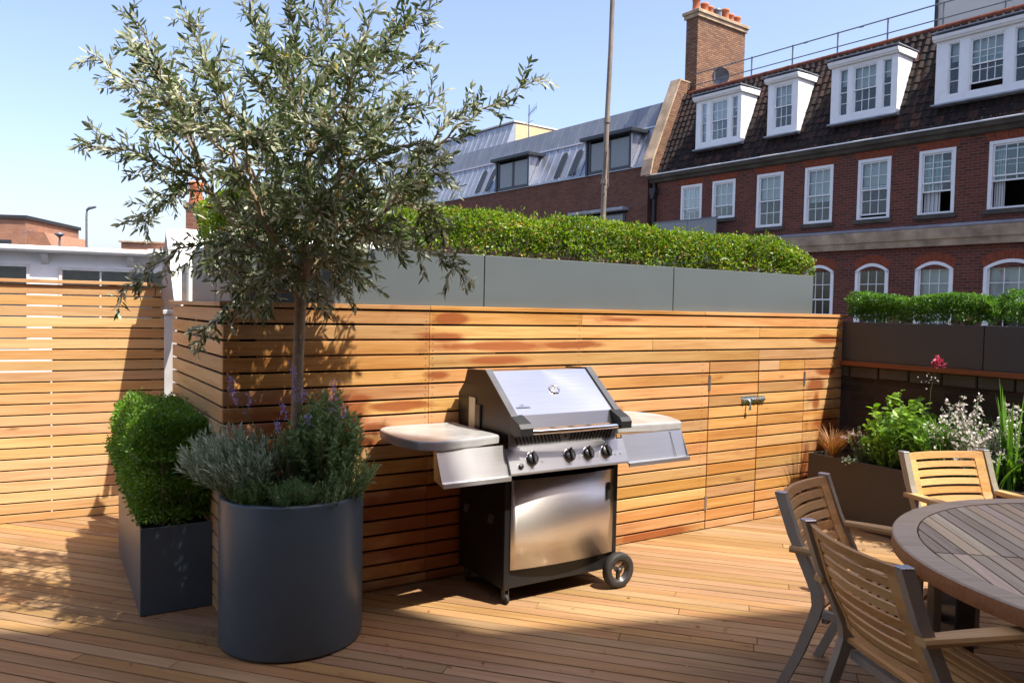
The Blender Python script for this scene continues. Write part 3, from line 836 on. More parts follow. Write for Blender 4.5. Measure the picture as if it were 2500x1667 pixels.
ol = empty('olive_tree', TB, 0, 'olive tree with silvery leaves and a bare trunk growing in the round grey planter', 'tree')
def L_(p): return Vector(p)-TB
fork = Vector((-1.025, 3.80, 1.66))
tr = MB()
tr.tube([L_((-1.047,3.80,0.66)), L_((-1.043,3.802,0.74)), L_((-1.040,3.80,1.0)), L_((-1.034,3.798,1.3)), L_((-1.026,3.80,1.6)), L_((-1.022,3.80,1.80)), L_((-1.012,3.81,1.98)), L_((-1.005,3.815,2.12))], [0.036,0.029,0.027,0.0265,0.027,0.024,0.017,0.013], 14)
tr.build('trunk', M['bark'], ol)
br = MB()
LP = []; LT = []; LN = []; LL = []
skel = []    # (point, distance from fork)
def curve(a, b, sag, n=12, jit=0.01):
    a = Vector(a); b = Vector(b); d = b-a
    out = []
    c1 = a + d*0.35 + Vector((0,0,sag)); c2 = a + d*0.7 + Vector((0,0,sag*0.8))
    for i in range(n+1):
        t = i/n
        p = a*(1-t)**3 + c1*3*t*(1-t)**2 + c2*3*t*t*(1-t) + b*t**3
        if 0 < i < n: p = p + Vector(rng.normal(0, jit, 3))
        out.append(p)
    return out
def add_leaves(pts, step, l0, l1, start=0.0, dens=1.0):
    # leaf pairs along a twig
    acc = 0.0; k = 0; tot = sum((pts[i+1]-pts[i]).length for i in range(len(pts)-1)); run = 0
    for i in range(len(pts)-1):
        seg = pts[i+1]-pts[i]; L = seg.length
        if L < 1e-6: continue
        d = seg/L; u = 0
        while acc + (L-u) >= step:
            u += step-acc; acc = 0.0
            if (run+u)/tot < start: continue
            p = pts[i]+d*u
            a = d.cross(Vector((0,0,1)))
            if a.length < 0.1: a = d.orthogonal()
            a.normalize(); b = a.cross(d)
            th = k*PI/2 + rng.normal(0, 0.5); k += 1
            for s in (0, PI):
                if rng.random() > dens: continue
                o = a*math.cos(th+s)+b*math.sin(th+s)
                sp = rng.uniform(0.35, 1.1)
                t = d*math.cos(sp)+o*math.sin(sp)
                t = t + Vector(rng.normal(0, 0.12, 3)) - Vector((0,0,0.06))
                nn = (d*math.sin(sp)-o*math.cos(sp))*-1 + Vector((0,0,0.55)) + Vector(rng.normal(0, 0.45, 3))
                LP.append(p); LT.append(t); LN.append(nn); LL.append(rng.uniform(l0, l1))
        acc += L-u; run += L
# primaries gather into a few main limbs
limbs = [Vector((-1.42,3.72,2.12)), Vector((-1.20,3.55,2.15)), Vector((-0.80,3.60,2.15)), Vector((-0.66,3.85,2.05)), Vector((-1.00,3.85,2.35)), Vector((-0.85,4.05,2.2)), Vector((-1.30,4.02,2.2))]
limb_pts = []
for lb_ in limbs:
    pts = curve(fork+Vector((rng.normal(0,.006),rng.normal(0,.006),rng.uniform(-.05,.10))), lb_, -0.03, 8, 0.008)
    br.tube([p-TB for p in pts], [0.019-0.009*i/8 for i in range(9)], 9)
    limb_pts.append(pts); skel += [(p, 0.4) for p in pts[2:]]
for t in TT:
    t = Vector(t)
    low = t.z < 1.9
    best = None
    for pts in limb_pts:
        for i, p in enumerate(pts):
            if low and i > 4: continue
            c = (t-p).length + (0.0 if low else 0.25*(8-i)/8) + (0.5 if p.z > t.z+0.15 and not low else 0)
            if best is None or c < best[0]: best = (c, p)
    a = best[1]
    pts = curve(a, t, 0.12 if not low else 0.16, 14, 0.011)
    n = len(pts)
    br.tube([p-TB for p in pts], [0.0065*(1-i/(n-1))**0.8+0.0012 for i in range(n)], 6)
    add_leaves(pts, 0.018, 0.036, 0.062, 0.42 if (t-a).length < 0.7 else 0.5)
    skel += [(p, 0.6) for p in pts[2:-2]]
    # side shoots
    for i in range(4, n-1):
        for j in range(2):
            if rng.random() < 0.25: continue
            d = (pts[i+1]-pts[i]).normalized()
            o = Vector(unit(1)[0]); o = (o-d*o.dot(d)).normalized()
            Ls = rng.uniform(0.08, 0.24)*(1.0-0.4*i/n)
            e = pts[i] + (d*0.75+o*0.8+Vector((0,0,0.12))).normalized()*Ls
            q = curve(pts[i], e, 0.015 if rng.random() < 0.7 else -0.02, 5, 0.004)
            br.tube([p-TB for p in q], [0.0022*(1-k/5)+0.0008 for k in range(6)], 4)
            add_leaves(q, 0.018, 0.034, 0.060, 0.12)
# filling twigs inside the crown volume
ks = [p for p, _ in skel]
ka = np.array([tuple(p) for p in ks])
cc = np.array([-1.08, 3.79, 2.24]); rad = np.array([0.66, 0.54, 0.62])
m = 0
while m < 315:
    v = unit(1)[0]*(rng.random()**(1/2.4))
    if m % 5 < 2 and v[2] > -0.1: continue      # the lower half of the crown is the denser one
    p = cc + v*rad*np.array([1.0-0.30*max(0,-v[2]), 1.0-0.3*max(0,-v[2]), 1.0])
    # clumps and gaps
    g = math.sin(p[0]*6.1+1.2)+math.sin(p[2]*7.3+p[0]*3)+math.sin(p[1]*6.7+p[2]*4)
    if g < -0.55: continue
    if p[2] < 1.50: continue
    i = int(np.argmin(((ka-p)**2).sum(1)))
    a = ks[i]; t = Vector(p)
    if (t-a).length < 0.03: t = t + Vector(unit(1)[0])*0.1
    d = (t-a).normalized()
    e = t + (d*0.4+Vector(v)*0.6+Vector((0,0,0.35))).normalized()*rng.uniform(0.08, 0.2)
    q = curve(a, t, 0.02, 5, 0.006)[:-1] + curve(t, e, 0.01, 5, 0.004)
    nq = len(q)
    br.tube([x-TB for x in q], [0.003*(1-k/(nq-1))+0.0008 for k in range(nq)], 4)
    add_leaves(q, 0.018, 0.036, 0.062, 0.15)
    m += 1
br.build('branches', M['bark'], ol, (0,0,0), 0, False)
P = np.array([tuple(p-TB) for p in LP]); Ls = np.array(LL)
leaf_mesh('crown', P, np.array([tuple(t) for t in LT]), np.array([tuple(t) for t in LN]), Ls, Ls*rng.uniform(0.23,0.35,len(Ls)), M['olive'], ol, True, 0.10)

# ================================================================== PLANTS IN POTS
def stem_plant(name, base, label, cat, mat, n, h, spread, leafL, leafW, step, stem_r=0.0018, lean=(0,0), group=None, curveout=0.5, start=0.15, base_r=0.05, tilt=(0.3,0.9), hvar=0.35, lens=False):
    o = empty(name, base, 0, label, cat, group)
    sb = MB(); LPp = []; LTt = []; LNn = []; LLl = []
    tips = []
    for i in range(n):
        th = rng.uniform(0, 2*PI); r = spread*math.sqrt(rng.random())
        hh = h*(1-hvar*rng.random())*(1-0.35*(r/max(spread,1e-6))**2)
        b0 = Vector((math.cos(th)*base_r*rng.random(), math.sin(th)*base_r*rng.random(), -0.01))
        e = Vector((math.cos(th)*r+lean[0], math.sin(th)*r+lean[1], hh))
        mid = b0*(1-curveout)+Vector((e.x*(1-curveout), e.y*(1-curveout), hh*0.55))
        pts = []
        for k in range(8):
            t = k/7
            p = b0*(1-t)**2+mid*2*t*(1-t)+e*t*t
            pts.append(p+Vector(rng.normal(0,0.003,3)))
        sb.tube(pts, [stem_r*(1-0.6*k/7) for k in range(8)], 4, 0, False)
        tips.append((pts[-1], (pts[-1]-pts[-2]).normalized()))
        tot = sum((pts[k+1]-pts[k]).length for k in range(7))
        m = max(3, int(tot*(1-start)/step))
        for k in range(m):
            t = start+(1-start)*(k+rng.random())/m
            f = t*7; j = min(6, int(f)); p = pts[j].lerp(pts[j+1], f-j); d = (pts[j+1]-pts[j]).normalized()
            o_ = Vector(unit(1)[0]); o_ = (o_-d*o_.dot(d)).normalized()
            a = rng.uniform(*tilt)
            LPp.append(p); LTt.append(d*math.cos(a)+o_*math.sin(a)); LNn.append(d*math.sin(a)*-1+o_*math.cos(a)*-1+Vector((0,0,1.0))+Vector(rng.normal(0,0.3,3)))
            LLl.append(leafL*rng.uniform(0.6,1.15))
    sb.build('stems', M['stem_g'], o, (0,0,0), 0, False)
    Ls = np.array(LLl)
    leaf_mesh('leaves', np.array([tuple(p) for p in LPp]), np.array([tuple(p) for p in LTt]), np.array([tuple(p) for p in LNn]), Ls, Ls*leafW, mat, o, lens)
    return o, tips
def blooms(o, pts, mat, n, size, r):
    P = []; 
    for p, d in pts:
        for i in range(n): P.append(tuple(p+Vector(rng.normal(0, r, 3))))
    P = np.array(P); k = len(P)
    return leaf_mesh('flowers', P, unit(k), unit(k)+np.array([0,0,0.5]), rng.uniform(0.7,1.2,k)*size, rng.uniform(0.6,1.0,k)*size, mat, o)
PZ = 0.675
stem_plant('lavender_plant', RP+Vector((-0.17,-0.10,PZ)), 'pale silver grey lavender bush leaning left over the round planter rim', 'plant', M['silver'], 180, 0.38, 0.23, 0.042, 0.21, 0.0075, 0.0018, (-0.09,-0.05), None, 0.45, 0.2, 0.09, (0.25,0.8))
stem_plant('lavender_plant', RP+Vector((-0.03,0.06,PZ)), 'grey lavender clump in the middle of the round planter', 'plant', M['greygreen'], 90, 0.36, 0.17, 0.034, 0.18, 0.009, 0.0018, (-0.03,0.0), None, 0.45, 0.2, 0.08)
o, tips = stem_plant('catmint_plant', RP+Vector((0.15,0.02,PZ)), 'tall grey green catmint with purple flower spikes in the round planter', 'plant', M['greygreen'], 170, 0.55, 0.20, 0.036, 0.48, 0.0085, 0.002, (0.0,-0.02), None, 0.45, 0.12, 0.09, (0.5,1.2), 0.4)
stem_plant('catmint_plant', RP+Vector((0.25,-0.05,PZ)), 'short grey green plant at the right rim of the round planter', 'plant', M['greygreen'], 80, 0.27, 0.14, 0.030, 0.26, 0.008, 0.0018, (0.05,-0.02), None, 0.45, 0.1, 0.07)
# flower spikes
for (x, y, z, dx, dz, n) in ((-1.300,3.72,1.13,-0.03,0.13,26),(-1.315,3.70,1.20,-0.02,0.07,14),(-1.045,3.66,1.08,-0.03,0.08,20),(-1.00,3.66,1.17,-0.02,0.17,34),(-0.985,3.66,1.16,0.03,0.06,14),(-0.83,3.66,1.12,0.0,0.14,28),(-0.80,3.68,1.06,0.02,0.08,14),(-1.08,3.63,1.02,0.0,0.06,14),(-1.25,3.70,1.10,0.02,0.08,12),(-0.93,3.62,1.06,-0.01,0.06,10)):
    q0 = Vector((x,y,z)); q1 = q0+Vector((dx,0,dz))
    root = RP+Vector((0.10 if x > -1.2 else -0.05, 0.0, PZ))
    sbm = MB().tube([root-o.location, (root.lerp(q0, 0.6)+Vector((0,0,0.06)))-o.location, q0-o.location, q1-o.location], [0.002,0.0018,0.0014,0.0009], 5)
    so_ = sbm.build('flower_stem', M['stem_g'], o, (0,0,0), 0, False)
    P = np.array([tuple(q0.lerp(q1, rng.random())-o.location+Vector(rng.normal(0,0.009,3))) for _ in range(n*2)])
    k = len(P)
    leaf_mesh('flowers', P, unit(k)+np.array([0,0,0.3]), unit(k), rng.uniform(0.009,0.016,k), rng.uniform(0.006,0.010,k), M['ppetal'], so_)
stem_plant('santolina_plant', RP+Vector((-0.13,-0.21,PZ-0.005)), 'fresh green needle leaved mound at the front left rim of the round planter', 'plant', M['needle'], 210, 0.175, 0.115, 0.018, 0.24, 0.006, 0.0012, (0,-0.02), None, 0.3, 0.1, 0.05, (0.3,1.0))
stem_plant('santolina_plant', RP+Vector((0.065,-0.23,PZ-0.005)), 'grey green needle leaved mound at the front right rim of the round planter', 'plant', M['needle'], 190, 0.165, 0.11, 0.018, 0.24, 0.006, 0.0012, (0.01,-0.02), None, 0.3, 0.1, 0.05, (0.3,1.0))
stem_plant('thyme_plant', RP+Vector((0.21,-0.17,PZ-0.005)), 'low trailing green plant at the right front rim of the round planter', 'plant', M['greygreen'], 80, 0.17, 0.10, 0.018, 0.3, 0.007, 0.0014, (0.03,-0.02), None, 0.4, 0.1, 0.05)
# ---- raised bed
def blades(name, base, label, mat, n, h, spread, w, droop, cat='grass', seg=7, hvar=0.4):
    o = empty(name, base, 0, label, cat)
    V = []; F = []
    for i in range(n):
        th = rng.uniform(0, 2*PI); r = spread*math.sqrt(rng.random()); hh = h*(1-hvar*rng.random())
        d = Vector((math.cos(th), math.sin(th), 0)); sd = Vector((-d.y, d.x, 0))
        b0 = d*rng.uniform(0, 0.04)
        dr = droop*rng.uniform(0.5, 1.3)
        base_i = len(V)
        for k in range(seg+1):
            t = k/seg
            p = b0 + d*(r*t**1.4) + Vector((0,0,hh*(t-dr*t**3)))
            ww = w*0.5*(1-t**2.2)*min(1, 0.5+t*2)+0.0003
            V += [tuple(p-sd*ww), tuple(p+sd*ww)]
        for k in range(seg):
            a = base_i+2*k; F.append((a, a+1, a+3, a+2))
    b = MB(); b.add(V, F, 0, True)
    b.build('blades', mat, o, (0,0,0), 0, False)
    return o
blades('bronze_sedge', BD(0.13,0.13), 'tuft of rusty brown grass at the wall end of the brown bed', M['bronze'], 240, 0.34, 0.24, 0.0035, 0.35)
stem_plant('heuchera_plant', BD(0.29,0.26), 'small dark maroon leaved plant beside the rusty brown grass', 'plant', M['maroon'], 26, 0.25, 0.13, 0.055, 0.8, 0.04, 0.002, (0,0), None, 0.4, 0.5, 0.04, (0.8,1.4))
stem_plant('curry_plant', BD(0.38,0.17), 'thin grey leaved bush between the rusty grass and the bright green plant', 'plant', M['greygreen'], 50, 0.30, 0.14, 0.026, 0.28, 0.011, 0.0018, (0,0), None, 0.45, 0.1, 0.06)
stem_plant('ivy_plant', BD(0.33,0.02), 'small pale variegated sprig hanging over the rim of the brown bed', 'plant', M['silver'], 14, 0.06, 0.06, 0.03, 0.7, 0.016, 0.0016, (0,-0.05), None, 0.6, 0.2, 0.03, (0.5,1.3))
stem_plant('mint_plant', BD(0.60,0.24), 'bushy bright green plant with broad pointed leaves in the brown bed', 'plant', M['mint'], 38, 0.66, 0.27, 0.078, 0.58, 0.024, 0.003, (0,-0.04), None, 0.5, 0.15, 0.07, (0.9,1.5), 0.55, True)
stem_plant('mint_plant', BD(0.62,0.10), 'low dark green leafy plant under the bright green bush', 'plant', M['hedge_dk'], 36, 0.30, 0.20, 0.034, 0.6, 0.014, 0.002, (0,0), None, 0.45, 0.1, 0.07)
blades('ornamental_grass', BD(1.05,0.36), 'dense dark green grass against the old brick wall behind the white flowers', M['grassblade'], 170, 0.62, 0.46, 0.010, 0.4, 'grass', 9)
stem_plant('shrub', BD(1.0,0.28), 'dark leafy undergrowth in the brown bed behind the far teak chair', 'plant', M['hedge_dk'], 90, 0.42, 0.36, 0.045, 0.5, 0.016, 0.003, (0,0), None, 0.5, 0.1, 0.12)
stem_plant('shrub', BD(1.45,0.34), 'dark leafy bush against the wall at the right edge of the bed', 'plant', M['hedge_dk'], 80, 0.50, 0.32, 0.05, 0.5, 0.018, 0.003, (0,0), None, 0.5, 0.1, 0.12)
blades('ornamental_grass', BD(0.90,0.24), 'arching green ornamental grass behind the far teak chair', M['grassblade'], 190, 0.72, 0.46, 0.009, 0.50, 'grass', 9)
def white_flower(base, label, n, h, spread, seeds):
    o, tips = stem_plant('gaura_plant', base, label, 'plant', M['varieg'], n, h, spread, 0.035, 0.35, 0.02, 0.0017, (0,0), None, 0.5, 0.1, 0.06, (0.5,1.2), 0.5)
    pts = []
    for p, d in tips:
        for k in range(5): pts.append((p-d*0.03*k+Vector(rng.normal(0,0.012,3)), d))
    P = np.array([tuple(p) for p, d in pts for _ in range(seeds)]) + rng.normal(0, 0.006, (len(pts)*seeds, 3))
    k = len(P)
    leaf_mesh('flowers', P, unit(k)+np.array([0,0,0.2]), unit(k)+np.array([0,0,0.4]), rng.uniform(0.016,0.028,k), rng.uniform(0.011,0.019,k), M['wpetal'], o)
white_flower(BD(1.12,0.18), 'white flowered plant with dark stems behind the right post of the far teak chair', 56, 0.64, 0.24, 4)
white_flower(BD(1.28,0.10), 'smaller white flowered plant beside the tall iris blades at the right edge', 44, 0.48, 0.22, 4)
white_flower(BD(1.38,0.20), 'taller white flowered plant among the iris blades at the right edge', 14, 0.66, 0.10, 4)
blades('iris_plant', BD(1.43,0.15), 'upright bright green iris blades at the right edge of the brown bed', M['iris'], 16, 0.78, 0.10, 0.028, 0.06, 'plant')
blades('iris_plant', BD(1.40,0.03), 'short fan of green iris leaves in front of the tall iris blades', M['iris'], 14, 0.42, 0.22, 0.018, 0.35, 'plant')
stem_plant('shrub', BD(2.2,0.25), 'dark leafy shrub further along the brown bed', 'plant', M['hedge_dk'], 70, 0.45, 0.3, 0.045, 0.5, 0.016, 0.003, (0,0), None, 0.5, 0.1, 0.1)
# red flower on a tall stem
fo = empty('columbine_plant', BD(0.78,0.36), 0, 'single dark pink flower on a tall thin stem in front of the dark trough', 'flower')
fm = MB().tube([(0,0,-0.01),(-0.02,0.0,0.3),(-0.01,0.0,0.6),(0.02,-0.02,0.80)], [0.003,0.0025,0.002,0.0015], 5)
fm.build('stem', M['stem_g'], fo, (0,0,0), 0, False)
P = np.array([(0.02,-0.02,0.80)])+np.clip(rng.normal(0,1,(60,3)),-1.7,1.7)*np.array([0.018,0.012,0.024])
leaf_mesh('flowers', P, unit(60)+np.array([0,0,0.5]), unit(60), rng.uniform(0.02,0.04,60), rng.uniform(0.012,0.02,60), M['rpetal'], fo)
P = np.array([(-0.03,0.0,0.68)])+rng.normal(0,1,(14,3))*np.array([0.035,0.01,0.025])
leaf_mesh('buds', P, unit(14), unit(14), rng.uniform(0.015,0.025,14), rng.uniform(0.008,0.014,14), M['wpetal'], fo)
# fallen petals and leaves on the deck
P = np.concatenate([np.stack([rng.normal(2.33,0.10,26), rng.normal(5.35,0.07,26), np.full(26,0.004)],1), np.stack([rng.normal(-1.42,0.05,18), rng.normal(3.70,0.06,18), np.full(18,0.004)],1), np.stack([rng.uniform(-0.8,0.0,14), rng.uniform(3.4,3.9,14), np.full(14,0.004)],1), np.stack([rng.uniform(-2.6,1.2,60), rng.uniform(3.1,4.6,60), np.full(60,0.004)],1)])
k = len(P); T = unit(k); T[:,2] *= 0.15
lf = leaf_mesh('fallen_leaves', P, T, unit(k)*0.25+np.array([0,0,1.0]), rng.uniform(0.015,0.035,k), rng.uniform(0.008,0.016,k), M['bronze'])
tag(lf, 'scattered dry fallen leaves and petals on the deck', 'leaves', None, 'stuff')

# ================================================================== BARBECUE
BQ = Vector((-0.023, 4.215, 0)); BA = 57.6
bq = empty('gas_barbecue', BQ, rz(BA), 'stainless steel and black gas barbecue on wheels with two side shelves', 'barbecue')
ct_ = MB()
ct_.box(0.0,0.782,0.0,0.018,0.092,0.190,0,None,0.003)                       # lower front rail
ct_.box(0.0,0.018,0.0,0.50,0.092,0.712,0,None,0.002).box(0.764,0.782,0.0,0.50,0.092,0.712,0,None,0.002)
ct_.box(0.018,0.764,0.482,0.50,0.092,0.712).box(0.018,0.764,0.02,0.482,0.092,0.11)
ct_.box(0.0,0.034,-0.008,0.0,0.092,0.712,0,None,0.002).box(0.752,0.786,-0.008,0.0,0.092,0.712,0,None,0.002)
ct_.box(0.018,0.764,0.03,0.482,0.70,0.712)
ct_.build('cart', M['enamel'], bq)
n = 20
d = MB(); zs = (0.196, 0.690)
vs = []
for i in range(n+1):
    u = 0.037+0.713*i/n; bow = -0.012-0.030*(1-((i/n-0.5)*2)**2)
    for z in zs: vs.append((u, bow, z))
for i in range(n+1):
    u = 0.037+0.713*i/n
    for z in zs: vs.append((u, -0.002, z))
fs_ = []
o2 = 2*(n+1)
for i in range(n):
    a = 2*i
    fs_ += [(a,a+2,a+3,a+1), (o2+a,o2+a+1,o2+a+3,o2+a+2), (a,o2+a,o2+a+2,a+2), (a+1,a+3,o2+a+3,o2+a+1)]
fs_ += [(0,1,o2+1,o2), (2*n,o2+2*n,o2+2*n+1,2*n+1)]
d.add(vs, fs_, 0, False)
door = d.build('cabinet_door', M['steel_door'], bq)
for p_ in door.data.polygons: p_.use_smooth = abs(p_.normal.y) > 0.9 and True
MB().box(0.690,0.716,-0.030,-0.0235,0.515,0.618,0,None,0.002).build('door_handle', M['blackplastic'], door)
# side louvres
for p0 in (0.385, 0.105):
    lv = MB()
    for i in range(4):
        lv.bar((-0.002, p0+i*0.014, 0.475), (-0.002, p0+i*0.014+0.022, 0.425), 0.003, 0.004, 0, (1,0,0))
    lv.build('side_vent', M['iron'], bq)
# vents + body below hood
MB().prism([(-0.030,0.868),(-0.030,0.952),(-0.012,0.96),(0.50,0.96),(0.50,0.72),(0.0,0.72),(0.0,0.868)], 0.002, 0.738, 'x').build('firebox', M['enamel'], bq)
MB().box(-0.002,0.742,-0.036,-0.0305,0.868,0.951,0,None,0.001).build('vent_panel', M['ventgrey'], bq)
v_ = MB()
for i in range(13):
    for s, u0 in ((1, 0.035), (-1, 0.705)):
        u = u0 + s*i*0.0235
        v_.bar((u, -0.0375, 0.938), (u+s*0.020, -0.0375, 0.886), 0.004, 0.0105, 0, (0,1,0))
v_.lathe([(0.0,0.0),(0.007,0.0),(0.007,0.004)], 12, 0, True, Matrix.Translation((0.370,-0.036,0.915)) @ Matrix.Rotation(PI/2, 4, 'X'))
v_.build('vent_slots', M['black'], bq)
# control panel
cpp = [(-0.050,0.874),(-0.058,0.872),(-0.118,0.752),(-0.119,0.742),(-0.112,0.738),(-0.030,0.738),(-0.030,0.866)]
panel = MB().prism(cpp, -0.034, 0.772, 'x').build('control_panel', M['steel'], bq)
sx = Vector((0,-0.058+0.118,0.872-0.752)).normalized()   # up the slope
nrm = Vector((0, -sx.z, sx.y))
def on_panel(u, z):
    t = (z-0.752)/(0.872-0.752)
    return Vector((u, -0.118+0.060*t, z))
def panelM(u, z, off=0.0):
    p = on_panel(u, z)+nrm*off
    X = Vector((1,0,0)); Y = sx; Z = nrm
    return Matrix(((X.x,Y.x,Z.x,p.x),(X.y,Y.y,Z.y,p.y),(X.z,Y.z,Z.z,p.z),(0,0,0,1)))
for i, u in enumerate((0.115, 0.365, 0.497, 0.625)):
    k = MB()
    k.lathe([(0.0,0.004),(0.036,0.004),(0.039,0.0005)], 32, 1, True, panelM(u, 0.815))
    k.lathe([(0.034,0.004),(0.033,0.017),(0.030,0.021),(0.0,0.021)], 32, 0, True, panelM(u, 0.815))
    k.box(-0.009,0.009,-0.035,0.035,0.020,0.037,0,panelM(u, 0.815) @ Matrix.Rotation(0.05*i, 4, 'Z'),0.004)
    k.box(-0.0025,0.0025,0.006,0.033,0.0372,0.0385,1,panelM(u, 0.815) @ Matrix.Rotation(0.05*i, 4, 'Z'))
    kb = k.build('control_knob', [M['blackplastic'], M['chrome']], bq)
MB().lathe([(0.015,0.0),(0.015,0.008),(0.011,0.012),(0.0,0.012)], 20, 0, True, panelM(0.034, 0.783)).build('igniter_button', M['blackplastic'], bq)
mk = MB()
for u in (0.175, 0.425, 0.557, 0.685, 0.722):
    for q_ in range(2): mk.box(-0.006,0.006,-0.002+q_*0.006,0.0+q_*0.006,0.0006,0.0011,0,panelM(u, 0.792))
mk.build('panel_marks', M['charcoal'], panel)
# hood
prof_out = [(0.525,0.895),(0.535,1.115),(0.465,1.185),(0.432,1.262),(0.222,1.272),(-0.052,1.048),(-0.100,0.984),(-0.088,0.956),(-0.02,0.945),(-0.02,0.895)]
prof_in = [(0.520,0.962),(0.530,1.112),(0.460,1.180),(0.428,1.256),(0.222,1.264),(-0.046,1.046),(-0.084,0.978),(-0.074,0.962)]
hood = MB().prism(prof_in, 0.034, 0.706, 'x').build('hood', [M['steel_hood'], M['steel_dim_reflection']], bq)
for p_ in hood.data.polygons:
    if 0.985 < p_.center.z < 1.04 and p_.center.y < -0.05: p_.material_index = 1  # lower facet in darker steel, its dim reflection put into the colour
for a, b in ((-0.002, 0.034), (0.706, 0.742)):
    MB().prism(prof_out, a, b, 'x').build('hood_end_cap', M['enamel'], bq)
    u0, u1 = a-0.0015, b+0.0015
    tm = MB(); 
    tm.bar(((a+b)/2, 0.224, 1.2735), ((a+b)/2, -0.053, 1.0495), 0.041, 0.005, 0, (0,-0.6,0.8))
    tm.bar(((a+b)/2, -0.053, 1.0495), ((a+b)/2, -0.096, 0.982), 0.041, 0.005, 0, (0,-0.7,0.7))
    tm.build('end_trim', M['charcoal'], bq)
hp = [(0.055,-0.130,0.968),(0.12,-0.145,0.968),(0.37,-0.158,0.968),(0.62,-0.145,0.968),(0.690,-0.130,0.968)]
handle = MB().tube(hp, 0.0145, 14).build('hood_handle', M['chrome'], bq)
for a, b in ((-0.008, 0.072), (0.676, 0.750)):
    MB().prism([(-0.050,1.050),(-0.14,1.014),(-0.160,0.992),(-0.158,0.952),(-0.10,0.942),(-0.055,0.965)], a, b, 'x').build('handle_bracket', M['blackplastic'], handle)
# slope of the hood front
hs_ = Vector((0, 0.222+0.046, 1.264-1.046)).normalized(); hn = Vector((0,-hs_.z,hs_.y))
def hoodM(u, t, off=0.0):
    p = Vector((u, -0.046, 1.046)) + Vector((0,0.268,0.218))*t + hn*off
    return Matrix(((1,0,hn.x,p.x),(0,hs_.y,hn.y,p.y),(0,hs_.z,hn.z,p.z),(0,0,0,1)))
th_ = MB().lathe([(0.0,0.006),(0.024,0.006)], 32, 3, True, hoodM(0.378,0.52)).lathe([(0.024,0.004),(0.025,0.010),(0.033,0.009),(0.035,0.0)], 32, 0, True, hoodM(0.378,0.52))
for i in range(9):
    a = -2.2+i*0.55
    th_.box(-0.001,0.001,0.016,0.021,0.0065,0.0072,2,hoodM(0.378,0.52) @ Matrix.Rotation(a,4,'Z'))
th_.box(-0.0012,0.0012,-0.004,0.017,0.0072,0.0078,2,hoodM(0.378,0.52) @ Matrix.Rotation(-0.5,4,'Z'))
th_.build('thermometer', [M['chrome'], M['white'], M['black'], M['ventgrey']], bq)
bd_ = MB().box(-0.046,0.046,-0.004,0.008,0.0,0.003,0,hoodM(0.108,0.16),0.001)
for i in range(7): bd_.box(-0.038+i*0.011,-0.031+i*0.011,-0.0015,0.0055,0.003,0.0036,1,hoodM(0.108,0.16))
for i in range(3): bd_.box(-0.016+i*0.012,-0.010+i*0.012,0.014,0.024,0.0,0.002,0,hoodM(0.108,0.16) @ Matrix.Rotation(0.12*(i-1),4,'Z'))
bd_.build('badge', [M['chrome'], M['charcoal']], hood)
# card holder on the hood end
hl = MB().box(-0.010,-0.0035,0.325,0.395,0.925,1.105,0,None,0.002)
hl.build('end_plate', M['cream'], bq)
MB().box(-0.014,-0.0035,0.262,0.318,0.93,1.07,0,None,0.004).build('end_bracket', M['greyplastic'], bq)
# shelves
def shelf(poly, name):
    n = len(poly); cx = sum(p[0] for p in poly)/n; cy = sum(p[1] for p in poly)/n
    rings = [(0.93,0.900),(0.985,0.893),(1.0,0.899),(1.0,0.930),(0.992,0.938),(0.97,0.942),(0.93,0.941),(0.90,0.938)]
    V = []
    for s, z in rings: V += [(cx+(x-cx)*s, cy+(y-cy)*s, z) for x, y in poly]
    F = []
    for i in range(len(rings)-1):
        for k in range(n):
            k2 = (k+1) % n; F.append((i*n+k, i*n+k2, (i+1)*n+k2, (i+1)*n+k))
    b = MB(); b.add(V, F, 0, False)
    b.add(V[:n], [tuple(range(n))], 0); b.add(V[-n:], [tuple(range(n))], 0)
    o = b.build(name, M['shelf'], bq)
    return o
def smooth_poly(ctrl, m=6):
    out = []; n = len(ctrl)
    for i in range(n):
        a, b, c, r = ctrl[i-1][:2], ctrl[i][:2], ctrl[(i+1) % n][:2], ctrl[i][2]
        va = Vector(a)-Vector(b); vc = Vector(c)-Vector(b)
        p0 = Vector(b)+va.normalized()*min(r, va.length*0.48); p1 = Vector(b)+vc.normalized()*min(r, vc.length*0.48)
        for k in range(m+1):
            t = k/m; q = p0*(1-t)**2+Vector(b)*2*t*(1-t)+p1*t*t
            out.append((q.x, q.y))
    return out
shelf(smooth_poly([(-0.037,0.0,0.012),(-0.30,-0.055,0.3),(-0.52,-0.05,0.14),(-0.575,0.22,0.3),(-0.53,0.53,0.12),(-0.037,0.53,0.012)]), 'side_shelf')
shelf(smooth_poly([(0.780,0.0,0.012),(0.780,0.53,0.012),(1.28,0.53,0.12),(1.40,0.24,0.25),(1.27,-0.045,0.05),(1.05,-0.035,0.2)]), 'side_shelf')
def under(u0, u1, name, endside):
    poly = [(-0.030,0.892),(-0.040,0.892),(-0.100,0.742),(-0.124,0.738),(-0.124,0.716),(-0.118,0.716),(-0.112,0.731),(-0.09,0.735)]
    b = MB().prism(poly, u0, u1, 'x')
    e = u0 if endside < 0 else u1
    b.prism([(-0.04,0.89),(-0.115,0.733),(-0.115,0.72),(-0.02,0.74),(-0.01,0.89)], e-0.002 if endside > 0 else e, e if endside > 0 else e+0.002, 'x')
    return b.build(name, M['steel'], bq)
under(-0.438, -0.036, 'shelf_panel', -1)
under(0.775, 1.258, 'shelf_panel', 1)
MB().prism([(-0.046,0.886),(-0.106,0.745),(-0.1065,0.7405),(-0.044,0.8865)], 1.158, 1.161, 'x').build('panel_seam', M['charcoal'], bq)
